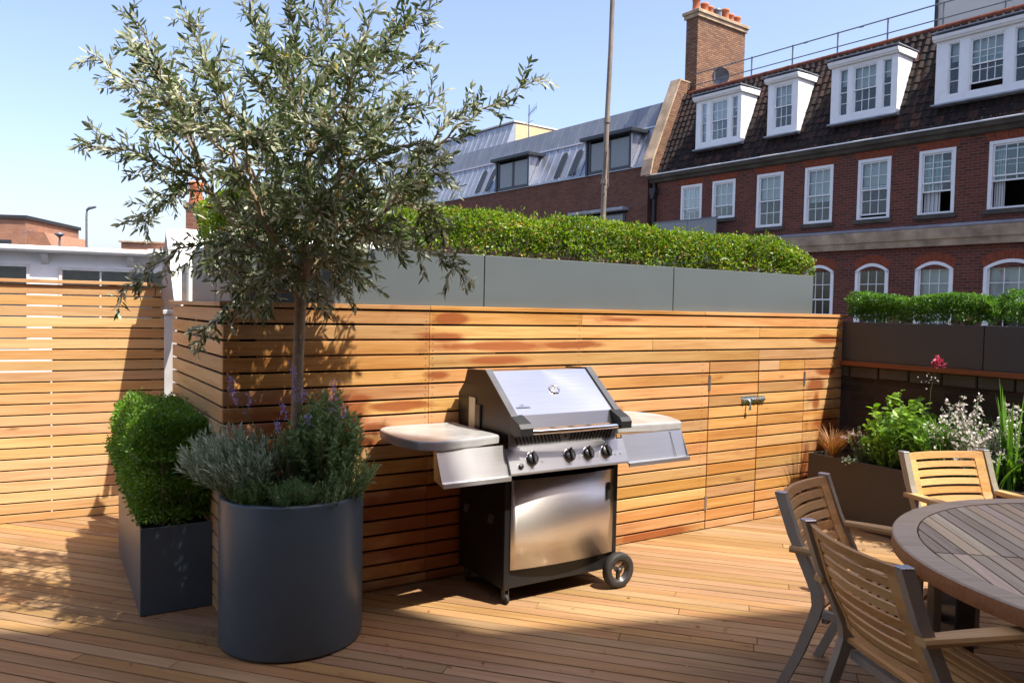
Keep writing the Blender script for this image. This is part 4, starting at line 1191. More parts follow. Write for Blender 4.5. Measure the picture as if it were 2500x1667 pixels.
# wheels
for p0 in (-0.105, 0.445):
    wl = MB().lathe([(0.070,-0.023),(0.088,-0.027),(0.100,-0.022),(0.104,-0.010),(0.104,0.010),(0.100,0.022),(0.088,0.027),(0.070,0.023)], 40)
    to = wl.build('wheel', M['rubber'], bq, (0.748, p0+0.028, 0.104), (PI/2, 0, 0))
    rim = MB().lathe([(0.074,-0.020),(0.068,-0.024),(0.064,-0.016),(0.058,-0.006),(0.050,-0.004),(0.050,0.004),(0.058,0.006),(0.064,0.016),(0.068,0.024),(0.074,0.020)], 40)
    for i in range(3):
        a = i*2*PI/3+0.5
        rim.bar((0,0,0),(0.058*math.cos(a),0.058*math.sin(a),0), 0.022, 0.012, 0, (0,0,1))
    rim.lathe([(0.0,-0.026),(0.010,-0.026),(0.016,-0.020),(0.018,0.018),(0.010,0.026),(0.0,0.026)], 20)
    rim.build('rim', M['greyplastic'], to)
ax = MB().tube([(0.748,-0.05,0.104),(0.748,0.45,0.104)], 0.007, 8); ax.build('axle', M['charcoal'], bq)
for p0 in (0.03, 0.45):
    c_ = MB().box(0.02,0.05,p0-0.018,p0+0.018,0.078,0.0915,0,None,0.002)
    c_.box(0.020,0.024,p0-0.016,p0+0.016,0.025,0.08).box(0.046,0.050,p0-0.016,p0+0.016,0.025,0.08)
    c_.lathe([(0.0,-0.010),(0.024,-0.010),(0.027,-0.006),(0.027,0.006),(0.024,0.010),(0.0,0.010)], 24, 1, True, Matrix.Translation((0.035,p0-0.008,0.0275)) @ Matrix.Rotation(PI/2,4,'Y'))
    c_.build('caster', [M['charcoal'], M['rubber']], bq)

# ================================================================== CHAIRS AND TABLE
def chair(loc, facing, label):
    r = empty('garden_chair', loc, rz(facing)-PI/2, label, 'chair', 'teak and metal chairs round the table')
    # local: +y is the way the chair faces, x across
    hw = 0.265
    def post_y(z):   # rear post profile
        pts = [(0.0,-0.285),(0.20,-0.195),(0.42,-0.118),(0.50,-0.128),(0.65,-0.210),(0.87,-0.290)]
        for (za, ya), (zb, yb) in zip(pts[:-1], pts[1:]):
            if za <= z <= zb: return ya+(yb-ya)*(z-za)/(zb-za)
    for s in (-1, 1):
        x = s*hw
        b = MB()
        zz = [0.0,0.21,0.38,0.43,0.48,0.56,0.70,0.868]
        V = []
        for z in zz:
            y = post_y(z)
            w = 0.022 if z > 0.3 else 0.020
            V += [(x-0.0175,y-w,z),(x+0.0175,y-w,z),(x+0.0175,y+w,z),(x-0.0175,y+w,z)]
        F = [(0,3,2,1)]
        for i in range(len(zz)-1):
            for k in range(4):
                k2 = (k+1) % 4; F.append((4*i+k, 4*i+k2, 4*i+4+k2, 4*i+4+k))
        n4 = 4*(len(zz)-1); F.append((n4,n4+1,n4+2,n4+3))
        b.add(V, F)
        leg = b.build('rear_leg', M['alu'], r)
        y = post_y(0.868)
        MB().box(x-0.018,x+0.018,y-0.0225,y+0.0225,0.8685,0.8745,0,None,0.0015).build('cap', M['alu_cap'], leg)
        MB().box(x-0.0175,x+0.0175,0.225,0.262,0.0,0.632,0,None,0.002).build('front_leg', M['alu'], r)
        # arm rest
        a = MB()
        prof = []
        nseg = 8
        for i in range(nseg+1):
            t = i/nseg; yy = -0.235+0.535*t
            wdt = 0.024+0.008*math.sin(PI*t)+0.004*t
            zc = 0.648+0.006*math.sin(PI*t)
            prof.append((yy, wdt, zc))
        V = []; F = []
        for yy, wdt, zc in prof:
            xo = x + s*0.012
            V += [(xo-wdt,yy,zc-0.012),(xo+wdt,yy,zc-0.012),(xo+wdt+0.002,yy,zc),(xo+wdt-0.003,yy,zc+0.012),(xo-wdt+0.003,yy,zc+0.012),(xo-wdt-0.002,yy,zc)]
        for i in range(nseg):
            for k in range(6):
                k2 = (k+1) % 6; F.append((6*i+k,6*i+k2,6*i+6+k2,6*i+6+k))
        F.append((5,4,3,2,1,0)); F.append(tuple(6*nseg+k for k in range(6)))
        a.add(V, F); a.build('armrest', M['teak_y'], r)
        # side rail under seat
        MB().box(x-0.013,x+0.013,-0.10,0.225,0.385,0.415).build('side_rail', M['alu'], r)
    # curved back panel
    def back_pt(u, z, off=0.0):   # u -1..1, curve sags backwards in the middle
        y = post_y(z) - 0.042*(1-u*u) + 0.004
        return Vector((u*(hw-0.019), y+off, z))
    def back_strip(z0, z1, u0, u1, th, b):
        n = 12; V = []; F = []
        for i in range(n+1):
            u = u0+(u1-u0)*i/n
            for (z, o) in ((z0,-th/2),(z1,-th/2),(z1,th/2),(z0,th/2)): V.append(tuple(back_pt(u, z, o)))
        for i in range(n):
            for k in range(4):
                k2 = (k+1) % 4; F.append((4*i+k,4*i+k2,4*i+4+k2,4*i+4+k))
        F.append((3,2,1,0)); F.append((4*n,4*n+1,4*n+2,4*n+3))
        b.add(V, F, 0, False)
    b = MB()
    ui = 1-0.052/(hw-0.019)
    back_strip(0.828, 0.862, -1.0, 1.0, 0.020, b)
    for i in range(7):
        z1 = 0.812-i*0.0455; back_strip(z1-0.030, z1, -ui, ui, 0.014, b)
    back_strip(0.475, 0.505, -ui, ui, 0.018, b)
    for s in (-1, 1):
        u0, u1 = (ui, 1.0) if s > 0 else (-1.0, -ui)
        nz = 10; 
        for i in range(nz):
            z0 = 0.475+(0.828-0.475)*i/nz; z1 = 0.475+(0.828-0.475)*(i+1)/nz
            V = [tuple(back_pt(u, z, o)) for z in (z0, z1) for (u, o) in ((u0,-0.010),(u1,-0.010),(u1,0.010),(u0,0.010))]
            b.add(V, [(0,1,5,4),(1,2,6,5),(2,3,7,6),(3,0,4,7)]+([(3,2,1,0)] if i == 0 else []), 0, False)
    b.build('backrest', M['teak'], r)
    # seat slats run across
    b = MB()
    for i in range(9):
        y0 = -0.128+i*0.0415
        zc = 0.428-0.012*math.sin(PI*min(1,(i+0.5)/7.5))+0.006*(i/8)
        b.box(-hw+0.019, hw-0.019, y0, y0+0.030, zc-0.009, zc+0.009, 0, None, 0.003)
    b.build('seat', M['teak'], r)
    MB().box(-hw+0.018,hw-0.018,0.210,0.240,0.350,0.382).box(-hw+0.018,hw-0.018,-0.110,-0.085,0.355,0.385).build('cross_rail', M['alu'], r)
    return r
chair((1.541,3.305,0), 130, 'teak slat chair turned half away, the leftmost of the three, behind the nearest chair')
chair((1.427,2.634,0), 80, 'nearest teak chair with curved slatted back seen from behind')
chair((2.512,4.12,0), 167, 'sunlit teak slat chair facing the camera across the table in front of the brown bed')

TC = Vector((2.545, 2.775, 0)); TR_ = 1.055; TZ = 0.742
tb = empty('round_table', TC, 0, 'large round weathered teak table with slatted top and metal legs', 'table')
rin = TR_-0.095
n = 96
rm = MB()
prf = [(rin+0.003,TZ-0.030),(TR_-0.006,TZ-0.030),(TR_,TZ-0.024),(TR_,TZ-0.006),(TR_-0.006,TZ),(rin+0.003,TZ)]
for k in range(10):           # rim in ten butt-jointed segments
    a0 = 2*PI*k/10+0.12; a1 = 2*PI*(k+1)/10+0.12-0.0012
    m_ = 10; V = []; F = []
    for i in range(m_+1):
        a = a0+(a1-a0)*i/m_
        V += [(r*math.cos(a), r*math.sin(a), z) for r, z in prf]
    q = len(prf)
    for i in range(m_):
        for j in range(q):
            j2 = (j+1) % q; F.append((i*q+j, i*q+j2, (i+1)*q+j2, (i+1)*q+j))
    F.append(tuple(range(q))[::-1]); F.append(tuple(m_*q+j for j in range(q)))
    rm.add(V, F)
rim_o = rm.build('rim', M['teak_rim'], tb)
eb = MB().lathe([(TR_-0.004,TZ-0.062),(TR_+0.0008,TZ-0.058),(TR_+0.0008,TZ-0.0055)], 96, 0, True)
eb.lathe([(TR_-0.030,TZ-0.0305),(TR_-0.030,TZ-0.062),(TR_-0.004,TZ-0.062)], 96)
eb.build('edge_band', M['teak_edge'], tb)
sa = -171.5
tsl = MB(); w_ = 0.052; gp = 0.0075
rc = rin-0.003
yy = -rc+0.006
while yy < rc-0.004:
    y0, y1 = yy, min(yy+w_, rc-0.002)
    for sgn in (-1, 1):
        xa = 0.004*sgn
        ks_ = [y0+(y1-y0)*i/5 for i in range(6)]
        poly = [(xa,y0)]+[(sgn*math.sqrt(max(1e-6, rc*rc-q*q)), q) for q in ks_]+[(xa,y1)]
        tsl.prism(poly, TZ-0.026, TZ-0.0015+random.uniform(-0.0006,0.0006), 'z')
    yy += w_+gp
tsl.build('slatted_top', M['teak_grey'], tb, (0,0,0), rz(sa))
MB().lathe([(0.0,TZ-0.034),(rin+0.01,TZ-0.034),(rin+0.01,TZ-0.0305)], 64).build('under_board', M['teak_edge'], tb)
lg_ang = math.atan2(3.19-TC.y, 1.845-TC.x)
for i in range(4):
    a = lg_ang + i*PI/2
    x, y = 0.80*math.cos(a), 0.80*math.sin(a)
    MB().box(-0.045,0.045,-0.045,0.045,0.0,TZ-0.063,0,None,0.004).build('leg', M['charcoal'], tb, (x, y, 0), 0.12)
ap = MB()
for i in range(4):
    a = lg_ang+i*PI/2; b_ = a+PI/2
    ap.bar((0.78*math.cos(a),0.78*math.sin(a),TZ-0.09),(0.78*math.cos(b_),0.78*math.sin(b_),TZ-0.09),0.03,0.05)
ap.build('apron', M['charcoal'], tb)
# ================================================================== RED BRICK HOUSE ACROSS THE STREET
HO = Vector((4.996, 27.997, 0)); HA = 142.789
HROT = rz(HA)
house = empty('brick_house', HO, HROT, 'red brick house with white sash windows, dark tiled mansard roof and white dormers', 'house')

def wall_holes(b, x0, x1, z0, z1, holes, y0, y1, mat=0):
    xs = sorted(set([x0, x1]+[h[0] for h in holes]+[h[1] for h in holes])); xs = [x for x in xs if x0 <= x <= x1]
    for xa, xb in zip(xs[:-1], xs[1:]):
        xm = (xa+xb)/2
        hs = sorted([(max(z0, h[2]), min(z1, h[3])) for h in holes if h[0] < xm < h[1]])
        z = z0
        for ha, hb in hs:
            if ha > z: b.box(xa, xb, y0, y1, z, ha, mat)
            z = hb
        if z1 > z: b.box(xa, xb, y0, y1, z, z1, mat)

def sash_parts(x0, x1, z0, z1, cols=3, rt=2, rb=2, gap=0.0, blind=1.0, fy=-0.012, fw=0.085, arch=0.0, bl_lo=0.0, sb=0.038):
    """frame, glass, blind mesh builders of one sash window in its opening"""
    f = MB(); g = MB(); bl = MB()
    y0, y1 = fy, 0.10
    zt = z1
    f.box(x0, x0+fw, y0, y1, z0, zt, 0, None, 0.004); f.box(x1-fw, x1, y0, y1, z0, zt, 0, None, 0.004)
    f.box(x0+fw, x1-fw, y0, y1, zt-fw, zt, 0, None, 0.004) if not arch else None
    if arch:
        n = 12; cx = (x0+x1)/2; hw = (x1-x0)/2
        for i in range(n):
            ua, ub = -1+2*i/n, -1+2*(i+1)/n
            za, zb = zt+arch*(1-ua*ua), zt+arch*(1-ub*ub)
            xa, xb = cx+ua*hw, cx+ub*hw
            f.prism([(xa, za-fw), (xb, zb-fw), (xb, zb), (xa, za)], y0, y1, 'y')
    f.box(x0+fw, x1-fw, y0+0.005, y1, z0, z0+0.05, 0, None, 0.004)
    ix0, ix1, iz0, iz1 = x0+fw, x1-fw, z0+0.05, zt-fw+(arch*0.8 if arch else 0)
    mid = iz0+(iz1-iz0)*(rb/(rt+rb)) + 0.0
    bt = 0.018
    for (za, zb, yy, rows, up) in ((mid-0.02, iz1, 0.025, rt, True), (iz0+gap, mid+0.02+gap, 0.055, rb, False)):
        if not up: zb = min(zb, za+(mid-iz0)+0.02)
        f.box(ix0, ix0+sb, yy, yy+0.03, za, zb); f.box(ix1-sb, ix1, yy, yy+0.03, za, zb)
        f.box(ix0+sb, ix1-sb, yy, yy+0.03, za, za+sb); f.box(ix0+sb, ix1-sb, yy, yy+0.03, zb-sb*(1.0 if not arch else 1.0), zb)
        for c in range(1, cols):
            x = ix0+sb+(ix1-ix0-2*sb)*c/cols
            f.box(x-bt/2, x+bt/2, yy+0.002, yy+0.028, za+sb, zb-sb)
        for r in range(1, rows):
            z = za+sb+(zb-za-2*sb)*r/rows
            f.box(ix0+sb, ix1-sb, yy+0.004, yy+0.026, z-bt/2, z+bt/2)
        g.box(ix0+sb*0.5, ix1-sb*0.5, yy+0.012, yy+0.016, za+sb*0.5, zb-sb*0.5)
    if blind > 0:
        bz = iz1-(iz1-iz0)*blind
        bl.box(ix0+0.01, ix1-0.01, 0.14, 0.145, bz, iz1)
    if bl_lo > 0:
        n = 8
        for i in range(n):
            xa = ix0+0.01+(ix1-ix0-0.02)*bl_lo*i/n; xb = ix0+0.01+(ix1-ix0-0.02)*bl_lo*(i+1)/n
            bl.box(xa, xb-0.003, 0.15+0.02*(i % 2), 0.155+0.02*(i % 2), iz0, iz1)
    return f, g, bl

W2 = [(1.13,2.03,4.70,5.91,3,2,1,0.0,0.75,0.0), (2.46,3.37,4.68,5.91,3,2,1,0.0,0.70,0.0), (4.18,5.12,4.28,5.92,3,2,2,0.0,0.46,0.0),
      (5.84,6.74,4.27,5.92,3,2,2,0.0,0.62,0.0), (7.48,8.41,4.27,5.92,3,2,2,0.07,0.42,0.0), (9.15,10.06,4.27,5.92,3,2,2,0.52,0.0,0.55), (10.83,12.05,4.27,5.92,4,2,2,0.62,0.0,0.22),
      (12.9,13.9,4.27,5.92,3,2,2,0,0.5,0)]
W1 = [(4.15,5.10),(5.93,6.87),(7.52,8.46),(9.17,10.12),(10.83,12.05),(12.9,13.9)]
holes = [(w[0], w[1], w[2], w[3]) for w in W2]
for a, b in W1: holes.append((a, b, 1.15, 2.86))
G0 = [(1.1+1.75*i, 2.1+1.75*i, -2.2, -0.4) for i in range(8)]
holes += G0
wb = MB()
wall_holes(wb, 0.02, 16.0, -9.0, 6.13, holes, 0.0, 0.28)
AR = 0.20
for a, b in W1:     # spandrels fill the opening corners above the arches
    n = 12; cx = (a+b)/2; hw = (b-a)/2
    pass
wb.box(0.02, 0.30, 0.28, 9.0, -9.0, 6.13)
# arch openings: cut higher and fill with stepped spandrels
wb.build('wall', M['brick'], house)
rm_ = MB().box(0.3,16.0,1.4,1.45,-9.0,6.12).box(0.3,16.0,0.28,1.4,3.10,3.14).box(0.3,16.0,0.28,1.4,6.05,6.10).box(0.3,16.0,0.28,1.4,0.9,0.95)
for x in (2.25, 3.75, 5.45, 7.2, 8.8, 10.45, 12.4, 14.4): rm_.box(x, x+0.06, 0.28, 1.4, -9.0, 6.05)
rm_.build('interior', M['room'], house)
for w in W2:
    la = MB()
    c = (w[0]+w[1])/2; h = (w[1]-w[0])/2
    n = 14
    for i in range(n):
        u0, u1 = -1+2*i/n, -1+2*(i+1)/n
        sp_ = 0.10
        la.prism([(c+u0*(h+0.02), w[3]+0.002), (c+u1*(h+0.02)-0.008, w[3]+0.002), (c+u1*(h+0.02+sp_)-0.006, w[3]+0.205), (c+u0*(h+0.02+sp_), w[3]+0.205)], -0.006, 0.05, 'y')
    la.build('window_arch', M['brick_arch'], house)
for a, b in W1:
    la = MB()
    c = (a+b)/2; h = (b-a)/2; n = 16
    for i in range(n):
        u0, u1 = -1+2*i/n, -1+2*(i+1)/n
        z0_, z1_ = 2.862+AR*(1-u0*u0), 2.862+AR*(1-u1*u1)
        k = 1.16
        la.prism([(c+u0*h, z0_), (c+u1*h-0.006, z1_), (c+u1*h*k-0.006, z1_+0.23), (c+u0*h*k, z0_+0.23)], -0.006, 0.05, 'y')
    la.build('window_arch', M['brick_arch'], house)
for i, w in enumerate(W2):
    f, g, bl = sash_parts(*w[:4], w[4], w[5], w[6], w[7], w[8], -0.012, 0.085, 0.0, w[9])
    fo_ = f.build('window', M['white'], house)
    g.build('pane', M['glass'], fo_)
    if bl.v: bl.build('curtain', M['blind'], fo_)
    MB().box(w[0]-0.07, w[1]+0.07, -0.07, 0.12, w[2]-0.12, w[2]-0.002, 0, None, 0.01).build('sill', M['stone_dk'], fo_)
for i, (a, b) in enumerate(W1):
    c = (a+b)/2; h = (b-a)/2
    f, g, bl = sash_parts(a, b, 1.15, 2.86, 3, 2, 2, 0.0, (0.0,0.0,0.0,0.85,0.55,0.5)[i], -0.03, 0.085, AR)
    fo_ = f.build('window', M['white'], house)
    g.build('pane', M['glass'], fo_)
    if bl.v: bl.build('curtain', M['blind'], fo_)
    MB().box(a-0.07, b+0.07, -0.07, 0.12, 1.03, 1.148, 0, None, 0.01).build('sill', M['stone_dk'], fo_)
for (a, b, z0, z1) in G0[:8]:
    f, g, bl = sash_parts(a, b, z0, z1, 3, 2, 2, 0, 0.4)
    fo_ = f.build('window', M['white'], house); g.build('pane', M['glass'], fo_)
# string course and cornice
sc_ = MB().prism([(-0.14,3.44),(-0.16,3.60),(-0.20,3.62),(-0.22,3.86),(-0.20,3.92),(0.0,3.985),(0.0,3.44)], 0.0, 16.0, 'x')
sc_.build('string_course', M['stone'], house)
MB().prism([(-0.225,3.905),(-0.23,3.925),(-0.01,4.005),(-0.005,3.99)], 0.0, 16.0, 'x').build('lead_flashing', M['leadflash'], house)
co = MB().prism([(-0.02,6.132),(-0.10,6.16),(-0.14,6.24),(-0.24,6.27),(-0.27,6.375),(0.05,6.375),(0.05,6.132)], -0.25, 16.0, 'x')
co.build('cornice', M['stone_dk'], house)
MB().box(-0.28, 16.0, -0.30, -0.20, 6.378, 6.415, 0, None, 0.006).build('gutter', M['white'], house)
# mansard roof
MY, MZ0, MZ1 = 1.33, 6.40, 9.45
sl_ = math.hypot(MY, MZ1-MZ0)
dy, dz = MY/sl_, (MZ1-MZ0)/sl_
rf = MB().prism([(-0.02,6.39),(MY,MZ1-0.03),(MY+1.0,9.62),(9.0,9.62),(9.0,6.1),(0.30,6.132)], 0.03, 16.0, 'x')
roof = rf.build('roof', M['stone_dk'], house)
tl = MB(); V = []; F = []
TWd = 0.205; THt = 0.24
nc = int(sl_/THt)+1
for c in range(nc):
    for i in range(int(16.0/TWd)):
        x0 = 0.04+i*TWd; s0 = c*THt-0.05+random.uniform(-.014,.014); s1 = min(s0+THt+0.07, sl_+0.02)
        tilt0, tilt1 = 0.036+random.uniform(-.010,.016), 0.012
        b0 = len(V); m_ = 5
        for k in range(m_+1):
            u = k/m_; x = x0+TWd*u*1.04
            hgt = 0.026*math.cos(u*2*PI)*0.9+0.012
            for s_, t_ in ((s0, tilt0), (s1, tilt1)):
                off = hgt+t_
                V.append((x, s_*dy-off*dz, MZ0+s_*dz+off*dy))
        # a lip at the lower edge
        for k in range(m_): 
            a = b0+2*k; F.append((a, a+2, a+3, a+1))
        for k in range(m_+1):
            p = V[b0+2*k]; V.append((p[0], p[1]+0.03*dz, p[2]-0.03*dy))
        for k in range(m_):
            F.append((b0+2*k, b0+2*(m_+1)+k, b0+2*(m_+1)+k+1, b0+2*k+2))
tl.add(V, F, 0, False)
tl.build('roof_tiles', M['tile'], house, (0,0,0), 0, False)
rg = MB(); x = 0.2
while x < 16:
    rg.lathe([(0.095,0.0),(0.10,0.40)], 10, 0, True, Matrix.Translation((x, MY+0.03, MZ1-0.01)) @ Matrix.Rotation(PI/2,4,'Y'), 0, 2*PI); x += 0.405
rg.build('ridge_tiles', M['ridge'], house)
# party wall parapet
pw = MB().prism([(-0.30,6.42),(0.0,6.40),(1.33,9.46),(1.75,9.90),(1.10,9.92),(-0.16,6.95)], -0.40, 0.015, 'x')
pw.build('party_wall', M['brick_st'], house)
MB().prism([(-0.40,6.40),(-0.33,6.40),(-0.19,6.97),(1.08,9.93),(1.74,9.91),(1.76,9.96),(1.05,9.985),(-0.26,6.98)], -0.43, 0.03, 'x').build('party_coping', M['stone'], house)
# chimney
chm = MB().box(-0.30,0.24,1.66,4.40,9.3,12.26).build('chimney', M['brick_st'], house)
MB().box(-0.37,0.31,1.59,4.47,12.265,12.40,0,None,0.01).box(-0.42,0.36,1.54,4.52,12.402,12.52,0,None,0.01).build('chimney_cap', M['stone'], chm)
for i in range(7):
    yy = 1.86+i*0.40
    dk = i == 3
    hp_ = 0.40 if i not in (4, 0) else 0.48
    MB().lathe([(0.155,0.0),(0.145,0.05),(0.13,hp_-0.09),(0.15,hp_-0.07),(0.15,hp_),(0.115,hp_),(0.11,0.1)], 16).build('chimney_pot', M['iron' if dk else 'terracotta'], chm, (-0.03+0.05*math.sin(i*2), yy, 12.52))
ds = MB().lathe([(0.0,0.0),(0.12,0.012),(0.22,0.045),(0.30,0.09)], 20, 0, True, Matrix.Translation((1.15, 1.9, 9.98)) @ Matrix.Rotation(1.9,4,'X') @ Matrix.Rotation(0.5,4,'Y'))
ds.tube([(1.15,1.9,9.6),(1.15,1.92,9.95)], 0.02, 6)
ds.build('satellite_dish', M['iron'], house)
# dormers
DOR = [(1.60,3.42,((0.20,0.24,1),(0.60,0.70,3),(1.44,0.24,1)),1.82,0.0), (4.40,5.44,((0.20,0.66,3),),1.04,0.0), (6.51,8.43,((0.24,0.26,1),(0.64,0.72,3),(1.50,0.26,1)),1.92,0.0),
       (9.42,11.75,((0.30,0.28,1),(0.80,0.82,4),(1.82,0.28,1)),2.33,0.16), (13.0,14.6,((0.30,0.9,4),),1.6,0.0)]
for (x0, x1, wins, wd, gap) in DOR:
    b = MB()
    hs = [(x0+u, x0+u+w_, 7.24, 8.58) for u, w_, c in wins]
    wall_holes(b, x0, x1, 7.10, 8.66, hs, 0.10, 0.20)
    dpt = lambda z: MY*(z-MZ0)/(MZ1-MZ0)
    for xa, xb in ((x0, x0+0.04), (x1-0.04, x1)):
        b.prism([(0.20,7.10),(dpt(7.10)+0.05,7.10),(dpt(8.66)+0.1,8.66),(0.20,8.66)], xa, xb, 'x')
    b.prism([(0.02,8.665),(0.00,8.70),(-0.03,8.72),(-0.05,8.80),(1.25,8.86),(1.25,8.665)], x0-0.06, x1+0.06, 'x')
    dm = b.build('dormer', M['white'], house)
    MB().box(x0-0.08, x1+0.08, -0.07, 1.2, 8.862, 8.885).build('dormer_roof', M['leadflash'], dm)
    MB().prism([(0.06,7.02),(-0.02,7.03),(-0.02,7.06),(0.09,7.098),(0.20,7.098),(0.24,7.02)], x0-0.04, x1+0.04, 'x').build('dormer_sill', M['leadflash'], dm)
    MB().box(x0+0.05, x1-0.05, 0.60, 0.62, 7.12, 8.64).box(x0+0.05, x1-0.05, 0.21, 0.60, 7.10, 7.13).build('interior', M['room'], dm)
    for (u, w_, c) in wins:
        f, g, bl = sash_parts(x0+u, x0+u+w_, 7.24, 8.58, c, 2, 2, gap if c > 1 else 0.0, 0.35 if c == 1 else 0.45, 0.0, 0.02 if c == 1 else 0.03, 0.0, 0.0, 0.016 if c == 1 else 0.034)
        for mb_ in (f, g, bl):
            mb_.v = [(p[0], p[1]+0.11, p[2]) for p in mb_.v]
        wn_ = f.build('sash_window', M['white'], dm)
        # glass and blind stay with the dormer as sub-parts
        g.build('pane', M['glass'], dm)
        if bl.v: bl.build('curtain', M['blind'], dm)
# roof-edge railing: a thing of its own
rl = empty('roof_railing', HO, HROT, 'thin grey metal guard rail along the ridge of the tiled roof', 'railing')
xs_ = [1.1+1.552*i for i in range(10)]
for x in xs_:
    MB().tube([(x,1.6,9.55),(x,1.6,10.24)], 0.024, 8).build('rail_post', M['iron'], rl)
MB().tube([(0.2,1.6,10.20),(15.2,1.6,10.24)], 0.021, 8).build('top_rail', M['iron'], rl)
MB().tube([(0.2,1.6,9.80),(15.2,1.6,9.80)], 0.018, 8).build('lower_rail', M['iron'], rl)
for x in (1.8, 4.6, 6.45, 9.6):
    jt = MB(); jt.tube([(x,1.6,10.205),(x+0.12,1.6,10.207)], 0.030, 8)
    jt.build('rail_joint', M['iron'], rl)
# plant room block
pb = empty('roof_block', HO, HROT, 'pale cream rendered block rising behind the ridge at the top right corner', 'building')
MB().box(8.06, 18.0, 3.0, 7.5, 9.4, 13.2).build('wall', M['render'], pb)
MB().tube([(8.03,2.95,9.4),(8.03,2.95,13.2)], 0.05, 8).build('drain_pipe', M['darkiron'], pb)
# downpipe
dpx = empty('drain_pipe', HO, HROT, 'black cast iron downpipe with hopper between the two brick houses', 'pipe')
MB().tube([(-0.02,-0.10,5.60),(-0.02,-0.10,-8.9)], 0.055, 10).build('pipe', M['darkiron'], dpx)
MB().prism([(-0.16,5.95),(0.12,5.95),(0.10,5.78),(0.03,5.58),(-0.07,5.58),(-0.14,5.78)], -0.22, -0.03, 'y').tube([(-0.02,-0.1,5.95),(-0.02,-0.1,6.13)],0.05,8).build('hopper', M['darkiron'], dpx)
# grey screen in front of the two small windows
sg = empty('terrace_screen', HO, HROT, 'low grey screen panels in front of the two smallest sash windows', 'screen')
for a, b in ((0.55, 1.98), (1.99, 3.15)):
    MB().box(a, b, -0.64, -0.60, 3.2, 4.63, 0, None, 0.004).build('screen_panel', M['stone_dk' if a < 1 else 'offwhite'] if False else M['door_glass'], sg)
MB().box(0.52, 3.18, -0.66, -0.58, 4.632, 4.665).build('top_rail', M['iron'], sg)

# ------------------------------------------------------------------ zinc-roofed building to the left
zb = empty('zinc_roof_building', HO, HROT, 'brown brick building with a standing seam zinc mansard roof and dark box dormers', 'building')
MB().box(-16.5, -0.42, 0.0, 8.0, -9.0, 5.25).box(-16.5, -4.3, 0.0, 8.0, 5.25, 6.83).box(-1.37, -0.42, 0.0, 8.0, 5.25, 6.83).box(-4.3, -1.37, 0.0, 8.0, 5.43, 6.83).build('wall', M['brick_br'], zb)
wn2 = MB().box(-4.35,-1.32,-0.35,-0.002,5.30,5.42,0,None,0.01)
wn2.build('canopy', M['leadflash'], zb)
wf = MB().box(-4.2,-1.5,-0.03,-0.002,3.8,5.24,0,None,0.004)
wfo = wf.build('window', M['zinc_frame'], zb)
MB().box(-4.1,-2.9,-0.04,-0.031,3.9,5.18).box(-2.8,-1.6,-0.04,-0.031,3.9,5.18).build('pane', M['door_glass'], wfo)
zy, zz0, zz1 = 0.62, 6.85, 8.30
MB().prism([(-0.06,6.80),(-0.06,6.85),(zy,zz1),(6.0,zz1),(6.0,6.84),(0.0,6.84)], -16.5, -0.42, 'x').build('zinc_slope', M['zinc'], zb)
MB().prism([(zy+0.02,zz1+0.003),(zy+0.06,zz1+0.10),(1.02,9.28),(1.4,9.33),(6.0,9.33),(6.0,zz1+0.003)], -16.5, -0.42, 'x').build('upper_zinc', M['zinc_shade'], zb)
MB().tube([(-16.5,zy,zz1+0.03),(-0.42,zy,zz1+0.03)], 0.045, 8).build('zinc_roll', M['alu_cap'], zb)
for xa_, xb_ in ((-16.2,-9.75),(-7.03,-3.8),(-1.03,-0.5)):
    seam = MB(); x = xa_
    while x < xb_:
        seam.bar((x,-0.062,6.87),(x,zy-0.01,zz1), 0.028, 0.05, 0, (0,-0.9,0.4)); x += 0.43
    seam.build('standing_seams', M['zinc'], zb)
us = MB(); x = -16.2
while x < -0.5:
    us.bar((x,zy+0.055,zz1+0.1),(x,1.02,9.28), 0.014, 0.022, 0, (0,-0.9,0.4)); x += 0.55
us.build('upper_seams', M['zinc_shade'], zb)
for a, b in ((-9.62,-7.2), (-3.66,-1.2)):
    d = MB().box(a, a+0.10, -0.10, 0.75, 6.82, 8.10).box(b-0.05, b, -0.10, 0.75, 6.82, 8.10).box(a+0.10, b-0.05, -0.06, 0.0, 6.82, 6.95).box(a+0.10, a+0.24, -0.06, 0.0, 6.95, 8.1).box(b-0.16, b-0.05, -0.06, 0.0, 6.95, 8.1)
    m_ = (a+b)/2+0.03
    d.box(m_-0.07, m_+0.07, -0.05, 0.0, 6.95, 8.0)
    do = d.build('box_dormer', M['zinc_frame'], zb)
    MB().box(a+0.24, m_-0.07, -0.03, -0.02, 6.95, 8.0).box(m_+0.07, b-0.16, -0.03, -0.02, 6.95, 8.0).build('pane', M['door_glass'], do)
    MB().box(a-0.10, b+0.25, -0.34, 0.7, 8.105, 8.24, 0, None, 0.01).build('dormer_roof', M['zinc_frame'], do)
    MB().prism([(-0.10,6.84),(0.0,6.86),(0.6,8.1),(-0.10,8.1)], b+0.002, b+0.03, 'x').build('cheek', M['alu_cap'], do)
for x in (-11.15, -10.35, -5.45, -4.55):
    k = MB()
    t0, t1 = 0.08, 0.70
    P0_ = lambda t, o: (-0.06+(zy+0.06)*t - o*0.9, 6.85+(zz1-6.85)*t + o*0.4)
    pa, pb_ = P0_(t0, 0.03), P0_(t1, 0.03)
    k.bar((x,pa[0],pa[1]),(x,pb_[0],pb_[1]), 0.36, 0.03, 0, (0,-0.9,0.4))
    k.lathe([(0.0,0.015),(0.18,0.015),(0.18,-0.015)], 16, 0, False, Matrix.Translation((x,pb_[0],pb_[1])) @ Matrix.Rotation(math.atan2(0.9,0.4),4,'X'))
    k.build('roof_window', M['zinc_frame'], zb)
